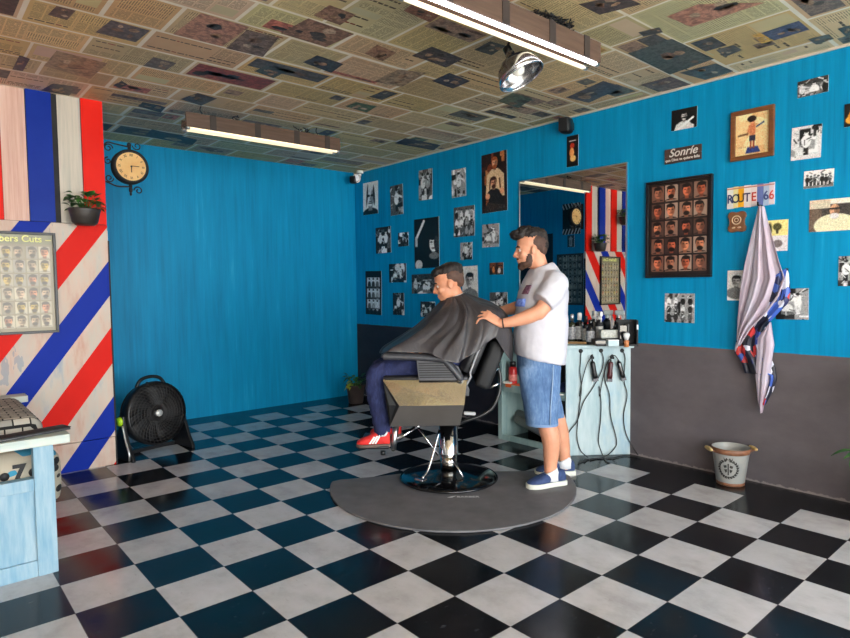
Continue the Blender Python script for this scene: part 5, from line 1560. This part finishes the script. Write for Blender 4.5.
# ------------------------------------------------------------------ people
def head_into(mb, o, tilt=0.0, k=1.0, yaw=0.0):
    """head pieces round the ear point o, looking along +x, tilted down by tilt degrees"""
    r = rot3(0, tilt, yaw)
    o = Vector(o)
    P = lambda x, y, z: o + r @ (Vector((x, y, z)) * k)
    def E(c, rr, q=None): mb.ell(P(*c), tuple(v * k for v in rr), r @ q if q else r, 20, 12)
    E((-.006, 0, .048), (.098, .074, .086))
    E((.030, 0, .020), (.062, .066, .075))
    E((.030, 0, -.035), (.062, .058, .078))
    E((.045, 0, -.078), (.046, .046, .034))
    E((.076, 0, -.098), (.020, .022, .017))
    E((.080, 0, .030), (.019, .050, .013))
    for s in (-1, 1):
        E((.062, .036 * s, -.022), (.028, .024, .024))
        E((-.004, .076 * s, -.004), (.020, .008, .032), rot3(0, -12, 14 * s))
        E((.100, .012 * s, -.030), (.012, .009, .009))
    mb.tube([P(.088, 0, .020), P(.100, 0, 0), P(.113, 0, -.022)], [.009 * k, .0105 * k, .012 * k], 10, round_ends=True)
    E((.112, 0, -.026), (.012, .012, .010))
    E((.091, 0, -.055), (.012, .022, .007)); E((.088, 0, -.068), (.012, .020, .008)); E((.080, 0, -.050), (.014, .03, .03))
    return P, r

def eyes(P, r, parent, k=1.0):
    w_ = pm('eye_white', (214, 206, 200), .25); ir = pm('dark_iris', (34, 24, 20), .2)
    for s in (-1, 1):
        mb = MB(); mb.ell(P(.0765, .031 * s, .008), (.0112 * k,) * 3); e = mb.build('eye', w_, parent)
        mb = MB(); mb.ell(P(.0850, .0315 * s, .007), (.004 * k, .0062 * k, .0062 * k)); mb.build('iris', ir, e)

def limb(mb, pts, rad, seg=16):
    mb.tube(smooth_path(pts, 5), list(np.interp(np.linspace(0, len(rad) - 1, (len(pts) - 1) * 5 + 1), range(len(rad)), rad)), seg, round_ends=True)

def hand_into(mb, w_, fwd, side, palm_n, curl, sc=1.0, spread=1.0):
    """palm and five bent fingers; w_ wrist, fwd along the hand, side towards the thumb, palm_n out of the palm"""
    f, s, n = Vector(fwd).normalized(), Vector(side).normalized(), Vector(palm_n).normalized()
    w_ = Vector(w_)
    Q = lambda a, b, c: w_ + (f * a + s * b + n * c) * sc
    mb.tube([Q(-.01, 0, 0), Q(.02, 0, 0), Q(.05, .002, 0), Q(.085, .002, .002)], [(.018 * sc, .026 * sc), (.016 * sc, .033 * sc), (.0145 * sc, .039 * sc), (.012 * sc, .038 * sc)], 14, ref=n, round_ends=True)
    for i, (b, L, r) in enumerate(((.030, .075, .0088), (.010, .084, .0090), (-.011, .078, .0086), (-.030, .060, .0078))):
        c = [math.radians(v) for v in curl]
        p = [Q(.07, b, 0)]
        a_ = 0.0; x, z = .088, .002; bb = b
        p.append(Q(x, bb, z))
        for seg_, cc_ in zip((.42, .32, .26), c):
            a_ += cc_
            x += L * seg_ * math.cos(a_); z += L * seg_ * math.sin(a_); bb += b * .16 * spread
            p.append(Q(x, bb, z))
        mb.tube(smooth_path(p, 4), [r * sc * q for q in np.linspace(1.05, .82, 4 * (len(p) - 1) + 1)], 10, round_ends=True)
    tp_ = [Q(.012, .020, .004), Q(.035, .042, .014), Q(.060, .056, .026), Q(.082, .058, .036)]
    mb.tube(smooth_path(tp_, 4), [r * sc for r in np.linspace(.0145, .0085, 13)], 10, round_ends=True)

def shoe(parent, heel, ang, L, W, Ht, upper, sole, side_stripes=None, sole_h=.024, low=1.0, pitch=0.0):
    """shoe with its heel bottom at 'heel', pointing along ang degrees in the parent's plane"""
    m = Matrix.Translation(heel) @ Matrix.Rotation(math.radians(ang), 4, 'Z') @ Matrix.Rotation(math.radians(pitch), 4, 'Y')
    st = [(-.02, .55, .75), (.0, .78, 1.0), (.12, .86, 1.02), (.30, .84, 1.0), (.45, .86, .86), (.6, .97, .66), (.75, 1.0, .52), (.88, .86, .42), (.97, .55, .30), (1.0, .25, .18)]
    mb = MB(); mb.xf = m; rings = []
    for x, w_, h_ in st:
        ring = []
        for j in range(16):
            a_ = 2 * PI * j / 16
            yy = math.copysign(abs(math.cos(a_)) ** .7, math.cos(a_)); zz = math.copysign(abs(math.sin(a_)) ** .7, math.sin(a_))
            hh = Ht * h_ * low if x < .42 else Ht * h_
            taper = 1 - .28 * max(0, zz) * (1 if x < .5 else .8)
            ring.append((x * L, W / 2 * w_ * yy * taper, sole_h * .6 + hh / 2 + hh / 2 * zz))
        rings.append(ring)
    mb.loft(rings); up_ = mb.build('shoe', upper, parent, subsurf=1)
    mb = MB(); mb.xf = m; rings = []
    for x, w_, h_ in st:
        k = 1.06
        xx = L * (.5 + (x - .5) * 1.04)
        rings.append([(xx, W / 2 * w_ * k, 0), (xx, W / 2 * w_ * k * 1.02, sole_h), (xx, -W / 2 * w_ * k * 1.02, sole_h), (xx, -W / 2 * w_ * k, 0)])
    mb.loft(rings); mb.build('sole', sole, up_, .003)
    if side_stripes:
        for k in range(3):
            for s in (-1, 1):
                mb = MB(); mb.xf = m
                x0 = L * (.40 + .085 * k)
                pts_ = []
                for q in range(5):
                    f = q / 4; x = x0 - f * L * .15 ; z = sole_h + .006 + f * Ht * (.56 - .05 * k)
                    wv = W / 2 * .9 * (1 - .22 * f ** 2) + .004
                    pts_.append((x, s * wv, z))
                vs = []
                for p in pts_: vs += [(p[0], p[1], p[2]), (p[0] + .011, p[1], p[2] + .002)]
                mb.add(vs, [(2 * q, 2 * q + 1, 2 * q + 3, 2 * q + 2) for q in range(4)]); mb.build('side_stripe', side_stripes, up_, solid=.004)
    return up_

def hair_cap(P, r, k, name, pieces, mat, parent, voxel=.006, rough=(.012, .018)):
    mb = MB()
    for c, rr, q in pieces: mb.ell(P(*c), tuple(v * k for v in rr), r @ q if q else r, 20, 12)
    return fuse(mb, name, mat, parent, voxel, 2, .4, rough)

M['hair'] = pm('black_hair', (20, 16, 15), .65, c2=(44, 36, 32), scale=(60, 60, 14))
M['fade'] = pm('clipped_hair', (92, 66, 54), .7, c2=(70, 50, 42), scale=(50, 50, 50))
M['beard'] = pm('dark_beard', (58, 40, 32), .7, c2=(88, 60, 46), scale=(90, 90, 90))
M['tee'] = pm('white_cotton', (198, 196, 204), .8, d=10, scale=(9, 9, 5), bump=.55)
M['sock'] = pm('white_sock', (222, 222, 224), .85)
def denim(name, a, b, c):
    t = NT(name); n = t.noise(t.coord((90, 90, 20)), 1.0, 3, .7); n2 = t.noise(t.coord((5, 5, 4)), 1.0, 3)
    f = t.math('ADD', t.math('MULTIPLY', n, .45), t.math('MULTIPLY', n2, .55))
    return t.done(t.ramp(f, [(.36, a), (.5, b), (.64, c)]), .85)
M['denim'] = denim('washed_denim', (66, 96, 138), (88, 120, 162), (122, 150, 186))
M['navy_jeans'] = denim('navy_jeans', (26, 32, 66), (34, 42, 84), (52, 62, 108))

# ---- the barber, standing behind the chair (local x: where he faces, y: towards the camera)
BB = (3.21, 2.49)
bar = thing('person', 'standing bearded person in white T-shirt and denim shorts with hands on the seated client', 'person', (BB[0], BB[1], 0.0), RZ)
mb = MB()
HB = (.105, 0, 1.526)
P, r = head_into(mb, HB, 6, 1.0)
limb(mb, [(.075, 0, 1.49), (.055, 0, 1.42), (.03, 0, 1.34)], [.056, .058, .072])
for z, rx, ry, cx in ((1.30, .10, .19, .02),):
    mb.ell((cx, 0, 1.27), (.11, .175, .10))
mb.tube([(.03, 0, 1.30), (.035, 0, 1.15), (.05, 0, 1.0), (.055, 0, .88), (.05, 0, .80)], [(.11, .165), (.135, .16), (.135, .15), (.11, .135), (.09, .12)], 24, ref=(1, 0, 0), round_ends=True)
# near arm
limb(mb, [(-.02, .175, 1.31), (.02, .215, 1.23), (.085, .245, 1.145), (.10, .25, 1.125)], [.060, .054, .046, .043])
limb(mb, [(.09, .247, 1.14), (.16, .252, 1.108), (.25, .25, 1.08), (.335, .24, 1.066)], [.045, .046, .036, .027])
hand_into(mb, (.335, .24, 1.066), (.82, -.10, .56), (-.40, -.72, .56), (.32, -.68, -.63), (26, 40, 30), 1.08, 2.2)
# far arm
limb(mb, [(-.02, -.175, 1.31), (.03, -.22, 1.22), (.10, -.245, 1.155)], [.060, .053, .044])
limb(mb, [(.09, -.245, 1.16), (.17, -.25, 1.145), (.26, -.245, 1.125), (.345, -.235, 1.11)], [.045, .045, .036, .027])
hand_into(mb, (.345, -.235, 1.11), (.72, .04, .62), (.10, .96, -.15), (.62, -.16, -.72), (24, 34, 24), 1.05, 1.5)
# legs
limb(mb, [(.055, .08, .80), (.05, .10, .62), (.035, .115, .44), (.0, .125, .30), (.005, .128, .14), (.0, .13, .06)], [.08, .075, .062, .060, .042, .040])
limb(mb, [(.055, -.08, .80), (.03, -.10, .62), (-.06, -.12, .44), (-.105, -.13, .30), (-.135, -.135, .14), (-.14, -.135, .06)], [.08, .075, .062, .060, .042, .040])
fuse(mb, 'body', 'skin', bar, .0058, 4)
eyes(P, r, bar)
hair_cap(P, r, 1, 'hair', [((-.012, 0, .098), (.092, .068, .052), None), ((.058, 0, .112), (.055, .060, .038), rot3(0, 12, 0)), ((.098, 0, .114), (.032, .048, .028), rot3(0, 10, 0)), ((.03, 0, .138), (.05, .045, .026), None), ((-.068, 0, .074), (.046, .060, .064), None), ((-.082, 0, .03), (.03, .05, .05), None)], 'hair', bar, .005, (.022, .016))
hair_cap(P, r, 1, 'clipped_sides', [((-.030, 0, .046), (.078, .0785, .070), None), ((-.062, 0, .010), (.042, .056, .058), None)], 'fade', bar, .006, (.003, .02))
hair_cap(P, r, 1, 'beard', [((.044, 0, -.082), (.052, .053, .030), None), ((.076, 0, -.098), (.026, .028, .024), None), ((.028, .045, -.052), (.024, .016, .046), None), ((.028, -.045, -.052), (.024, .016, .046), None), ((.096, 0, -.046), (.010, .026, .006), None)], 'beard', bar, .005, (.006, .012))
for s in (-1, 1):
    mb = MB(); mb.tube([P(.096, .016 * s, .029), P(.092, .034 * s, .034), P(.080, .05 * s, .028)], [.004, .005, .003], 8, round_ends=True); mb.build('eyebrow', 'hair', bar)
# T-shirt
def ringz(cx, cz, rx, ry, tiltz=0.0, n=28, flat=.85):
    out = []
    for j in range(n):
        a_ = 2 * PI * j / n
        c_, s_ = math.cos(a_), math.sin(a_)
        c_ = math.copysign(abs(c_) ** flat, c_); s_ = math.copysign(abs(s_) ** flat, s_)
        out.append((cx + rx * c_, ry * s_, cz + tiltz * c_))
    return out
mb = MB()
mb.loft([ringz(.050, .812, .162, .195, .036), ringz(.050, .88, .168, .196, .02), ringz(.049, .98, .173, .192), ringz(.045, 1.08, .172, .188), ringz(.040, 1.17, .164, .192), ringz(.034, 1.25, .160, .202), ringz(.024, 1.315, .142, .200), ringz(.022, 1.358, .122, .168), ringz(.032, 1.395, .098, .112, -.012), ringz(.042, 1.425, .076, .082, -.024)])
for s in (-1, 1):
    mb.tube(smooth_path([(-.015, .12 * s, 1.315), (-.012, .18 * s, 1.295), (.03, .222 * s, 1.235), (.075, .243 * s, 1.19)], 4), [(.085, .085)] * 4 + [(.084, .082)] * 4 + [(.082, .078)] * 5, 18, round_ends=False)
fuse(mb, 't_shirt', 'tee', bar, .009, 5, .5, (.016, .085))
mb = MB(); mb.tube([(.043 + .069 * math.cos(a_), .074 * math.sin(a_), 1.417 - .024 * math.cos(a_)) for a_ in np.linspace(0, 2 * PI, 29)], .006, 8); mb.build('collar', 'tee', bar)
# chest emblem and print on the near front of the shirt
def on_shirt(y, z, o=.004):
    rx = np.interp(z, [.98, 1.08, 1.17, 1.25, 1.315], [.182, .180, .170, .155, .128]); ry = np.interp(z, [.98, 1.08, 1.17, 1.25, 1.315], [.192, .188, .192, .200, .198]); cx = np.interp(z, [.98, 1.08, 1.17, 1.25, 1.315], [.045, .042, .037, .032, .018])
    e = 1 / .85 * 2
    q = max(0.0, 1 - (abs(y) / ry) ** e) ** (1 / e)
    return Vector((cx + (rx + o) * q, y, z))
def shirt_patch(name, y0, y1, z0, z1, mat, o=.017):
    mb = MB(); n = 5; vs = []
    for i in range(n):
        for j in range(n): vs.append(on_shirt(y0 + (y1 - y0) * i / 4, z0 + (z1 - z0) * j / 4, o))
    mb.add(vs, [(i * n + j, i * n + j + 1, (i + 1) * n + j + 1, (i + 1) * n + j) for i in range(4) for j in range(4)], True)
    return mb.build(name, mat, bar, solid=.006)
shirt_patch('chest_emblem', .115, .158, 1.245, 1.30, pm('maroon_emblem', (84, 44, 62), .7, d=60, scale=(70, 70, 70)))
shirt_patch('blue_print', .06, .148, 1.165, 1.215, pm('blue_shirt_print', (72, 98, 196), .7, d=90, scale=(60, 60, 40)))
# shorts
mb = MB()
mb.loft([ringz(.055, .90, .145, .172), ringz(.06, .82, .140, .180), ringz(.064, .74, .136, .182), ringz(.066, .70, .13, .17)])
mb.loft([[(x, y + .098, z) for x, y, z in ringz(cx, z, rx, ry)] for cx, z, rx, ry in ((.068, .78, .136, .085), (.068, .70, .132, .098), (.066, .60, .122, .10), (.060, .50, .108, .10), (.055, .405, .101, .10))])
mb.loft([[(x, y - .098, z) for x, y, z in ringz(cx, z, rx, ry)] for cx, z, rx, ry in ((.06, .78, .13, .085), (.05, .70, .126, .098), (.028, .60, .116, .10), (-.004, .50, .106, .10), (-.03, .41, .098, .10))])
sh = fuse(mb, 'shorts', 'denim', bar, .009, 3, .5, (.010, .06))
mb = MB()
mb.loft([[(x, y + .098, z) for x, y, z in ringz(.055, z, .1030, .1025)] for z in (.403, .420)], False); mb.build('hem', pm('pale_hem', (106, 134, 172), .85), sh)
mb = MB(); mb.tube([(.0, .2015, .80), (.005, .2035, .68), (.015, .2015, .55), (.02, .2000, .42)], .0035, 6); mb.build('side_seam', pm('pale_seam', (150, 172, 200), .85), sh)
# socks, shoes, wrist band
for (ax_, ay_), nm in (((.0, .13), 'sock'), ((-.138, -.135), 'sock')):
    mb = MB(); mb.tube([(ax_ + .006, ay_ - .001, .108), (ax_ + .002, ay_, .10), (ax_ + .004, ay_, .05)], [.049, .048, .052], 18); mb.build(nm, 'sock', bar)
blue_knit = pm('blue_knit', (40, 58, 98), .8, c2=(56, 76, 120), scale=(60, 60, 60)); pale_sole = pm('pale_sole', (206, 208, 196), .6)
shoe(bar, (-.082, .095, 0.013), 22, .262, .104, .088, blue_knit, pale_sole, sole_h=.03, low=.92)
shoe(bar, (-.200, -.15, 0.0), 6, .262, .104, .088, blue_knit, pale_sole, sole_h=.03, low=.92)
mb = MB(); mb.torus((.318, .241, 1.068), .029, .005, Vector((0, 0, 1)).rotation_difference(Vector((.9, -.1, -.12))).to_matrix(), 24, 8); mb.build('wrist_band', pm('brown_band', (60, 44, 36), .6), bar)

# ---- the client, seated (chair frame, z from the floor)
cl = thing('person', 'seated person in navy jeans and red trainers, covered by black barber cape', 'person', (CH[0], CH[1], 0.0), RZ)
mb = MB()
HC = (-.018, 0, 1.312)
P2, r2 = head_into(mb, HC, 16, 1.0)
limb(mb, [(-.035, 0, 1.27), (-.065, 0, 1.20), (-.10, 0, 1.12)], [.056, .058, .070])
mb.ell((-.12, 0, 1.07), (.10, .17, .085))
mb.tube([(-.125, 0, 1.07), (-.10, 0, .95), (-.06, 0, .86), (-.02, 0, .835)], [(.11, .165), (.125, .16), (.12, .165), (.09, .165)], 22, ref=(1, 0, 0), round_ends=True)
for s in (-1, 1):
    limb(mb, [(-.12, .165 * s, 1.10), (-.08, .215 * s, 1.0), (-.03, .235 * s, .93)], [.055, .048, .044])
    limb(mb, [(-.03, .235 * s, .935), (.04, .24 * s, .915), (.115, .235 * s, .905)], [.044, .040, .028])
    hand_into(mb, (.115, .235 * s, .905), (1, 0, -.05), (0, -s, .1), (0, -.1 * s, -1), (10, 14, 12), .95)
    limb(mb, [(-.02, .10 * s, .85), (.2, .125 * s, .80), (.42, .13 * s, .752), (.445, .13 * s, .725)], [.075, .066, .050, .045])
    fb = 0 if s > 0 else .055
    limb(mb, [(.445, .13 * s, .725), (.455 - fb * .5, .13 * s, .58), (.435 - fb, .13 * s, .40), (.425 - fb, .13 * s, .33)], [.045, .045, .038, .034])
fuse(mb, 'body', 'skin2', cl, .0062, 4)
eyes(P2, r2, cl)
hair_cap(P2, r2, 1, 'hair', [((-.016, 0, .088), (.098, .074, .054), None), ((.056, 0, .098), (.048, .060, .032), rot3(0, 15, 0)), ((-.060, 0, .066), (.050, .064, .060), None)], 'hair', cl)
hair_cap(P2, r2, 1, 'clipped_sides', [((-.024, 0, .048), (.084, .079, .068), None), ((-.062, 0, .016), (.042, .056, .056), None)], 'fade', cl, .006, (.003, .02))
hair_cap(P2, r2, 1, 'beard', [((.074, 0, -.098), (.024, .025, .021), None), ((.05, 0, -.094), (.04, .042, .022), None)], 'beard', cl, .005, (.005, .012))
for s in (-1, 1):
    mb = MB(); mb.tube([P2(.096, .016 * s, .029), P2(.092, .034 * s, .034), P2(.080, .05 * s, .028)], [.004, .005, .003], 8, round_ends=True); mb.build('eyebrow', 'hair', cl)
# jeans: seat, thighs and shins
mb = MB()
mb.ell((-.04, 0, .86), (.15, .18, .085))
for s in (-1, 1):
    limb(mb, [(-.03, .10 * s, .85), (.18, .125 * s, .81), (.40, .13 * s, .755), (.455, .13 * s, .735)], [.098, .092, .074, .068])
    fb = 0 if s > 0 else .055
    limb(mb, [(.462, .13 * s, .735), (.462 - fb * .45, .13 * s, .60), (.440 - fb * .85, .13 * s, .45), (.432 - fb, .13 * s, .365)], [.071, .068, .057, .052])
fuse(mb, 'jeans', 'navy_jeans', cl, .009, 4, .5, (.022, .05))
red = pm('red_suede', (206, 34, 32), .7, c2=(224, 56, 50), scale=(40, 40, 40)); gum = pm('dark_sole', (92, 74, 66), .7, d=20)
for s in (-1, 1):
    fb = 0 if s > 0 else .055
    shoe(cl, (.385 - fb, .13 * s, .268), 4 * s, .212, .098, .094, red, gum, M['white'], sole_h=.02, low=1.05)
    mb = MB(); mb.tube([(.43 - fb, .13 * s, .375), (.428 - fb, .13 * s, .34)], .046, 16); mb.build('sock', 'sock', cl)
# neck strip
mb = MB(); ax_ = Vector((.30, 0, -.95)).normalized()
mb.tube([Vector((-.052 + .064 * math.cos(a_), .066 * math.sin(a_), 1.238 - .022 * math.cos(a_) - .012)) for a_ in np.linspace(0, 2 * PI, 33)], [(.011, .004)] * 33, 8, ref=(0, 0, 1)); mb.build('neck_strip', 'white', cl)
# barber cape
KEY = {
    0: [(.018, 0, 1.222), (.06, 0, 1.18), (.18, 0, 1.06), (.32, 0, .965), (.43, 0, .893), (.455, 0, .855)],
    35: [(-.002, .05, 1.224), (.04, .12, 1.155), (.13, .20, 1.06), (.25, .265, .975), (.345, .315, .928), (.375, .325, .902)],
    55: [(-.02, .062, 1.228), (-.02, .155, 1.158), (.03, .235, 1.06), (.12, .285, .98), (.195, .32, .925), (.215, .335, .896)],
    72: [(-.04, .07, 1.232), (-.07, .18, 1.155), (-.04, .255, 1.06), (.03, .305, .98), (.09, .335, .92), (.10, .348, .888)],
    90: [(-.055, .072, 1.235), (-.098, .19, 1.152), (-.085, .265, 1.05), (-.03, .312, .965), (.02, .345, .89), (.03, .362, .848)],
    105: [(-.07, .072, 1.238), (-.12, .20, 1.148), (-.12, .272, 1.045), (-.10, .315, .96), (-.075, .35, .885), (-.06, .365, .832)],
    135: [(-.09, .06, 1.246), (-.17, .20, 1.158), (-.21, .262, 1.09), (-.215, .295, 1.02), (-.195, .312, .95), (-.175, .32, .90)],
    155: [(-.105, .035, 1.254), (-.2, .15, 1.185), (-.285, .215, 1.15), (-.315, .245, 1.09), (-.305, .272, 1.03), (-.285, .285, .985)],
    168: [(-.11, .015, 1.256), (-.21, .06, 1.20), (-.30, .16, 1.175), (-.372, .21, 1.12), (-.405, .20, .98), (-.40, .19, .83)],
    180: [(-.112, 0, 1.257), (-.21, 0, 1.225), (-.31, 0, 1.185), (-.40, 0, 1.10), (-.435, 0, .95), (-.43, 0, .79)],
}
def cape_mesh():
    NU, NVV = 96, 26
    angs = sorted(KEY)
    full = [(a_, KEY[a_]) for a_ in angs] + [(360 - a_, [(x, -y, z) for x, y, z in KEY[a_]]) for a_ in reversed(angs) if a_ not in (0, 180)]
    A = np.array([f[0] for f in full], float)
    pr = []
    for _, k in full:
        pth = smooth_path(k, 8); L = [0]
        for i in range(1, len(pth)): L.append(L[-1] + (pth[i] - pth[i - 1]).length)
        tt = np.array(L) / L[-1]; arr = np.array([list(p) for p in pth])
        pr.append(np.stack([np.interp(np.linspace(0, 1, NVV), tt, arr[:, c]) for c in range(3)], 1))
    pr = np.array(pr)
    Aw = np.concatenate([A - 360, A, A + 360]); Pw = np.concatenate([pr, pr, pr])
    vs, fs = [], []
    cen = np.array([-.07, 0, 1.0])
    for i in range(NU):
        a_ = 360 * i / NU
        k = np.searchsorted(Aw, a_, 'right') - 1
        f = (a_ - Aw[k]) / (Aw[k + 1] - Aw[k])
        p0, p1, p2, p3 = Pw[k - 1], Pw[k], Pw[k + 1], Pw[k + 2]
        f2 = f * f * (3 - 2 * f)
        q = p1 * (1 - f2) + p2 * f2
        for v in range(NVV):
            t_ = v / (NVV - 1); p = q[v].copy()
            rad = p - cen; rad[2] *= .2; nrm = rad / max(1e-6, np.linalg.norm(rad))
            env = min(1, t_ * 2.2) * (1 - .25 * t_)
            am = math.radians(a_)
            d = .014 * env * (math.sin(7 * am + 1.3 + 2 * t_) + .6 * math.sin(13 * am + .4 - 3 * t_) + .35 * math.sin(22 * am + 5 * t_))
            p = p + nrm * d
            vs.append(tuple(p))
    for i in range(NU):
        for v in range(NVV - 1):
            j = (i + 1) % NU
            fs.append((i * NVV + v, i * NVV + v + 1, j * NVV + v + 1, j * NVV + v))
    me = bpy.data.meshes.new('barber_cape'); me.from_pydata(vs, [], fs); me.polygons.foreach_set('use_smooth', [True] * len(fs)); me.update()
    return me
nyl = NT('black_nylon'); nn_ = nyl.noise(nyl.coord((9, 9, 5)), 1.0, 4, .6); nyl.bump(nn_, .5, .02)
M['nylon'] = nyl.done(nyl.ramp(nn_, [(.3, (52, 49, 51)), (.7, (72, 68, 70))]), .45)
co = link('barber_cape', cape_mesh(), 'nylon', cl, solid=.003, subsurf=1)
mb = MB(); mb.tube([Vector((-.052 + .072 * math.cos(a_), .074 * math.sin(a_), 1.222 - .024 * math.cos(a_) - .006)) for a_ in np.linspace(0, 2 * PI, 33)], [(.016, .006)] * 33, 8, ref=(0, 0, 1)); mb.build('cape_collar', 'nylon', co)
mb = MB(); mb.rbox((-.085, .10, 1.185), (.05, .008, .016), .003, rot3(20, 22, 8)); mb.build('cape_tag', 'white', co)
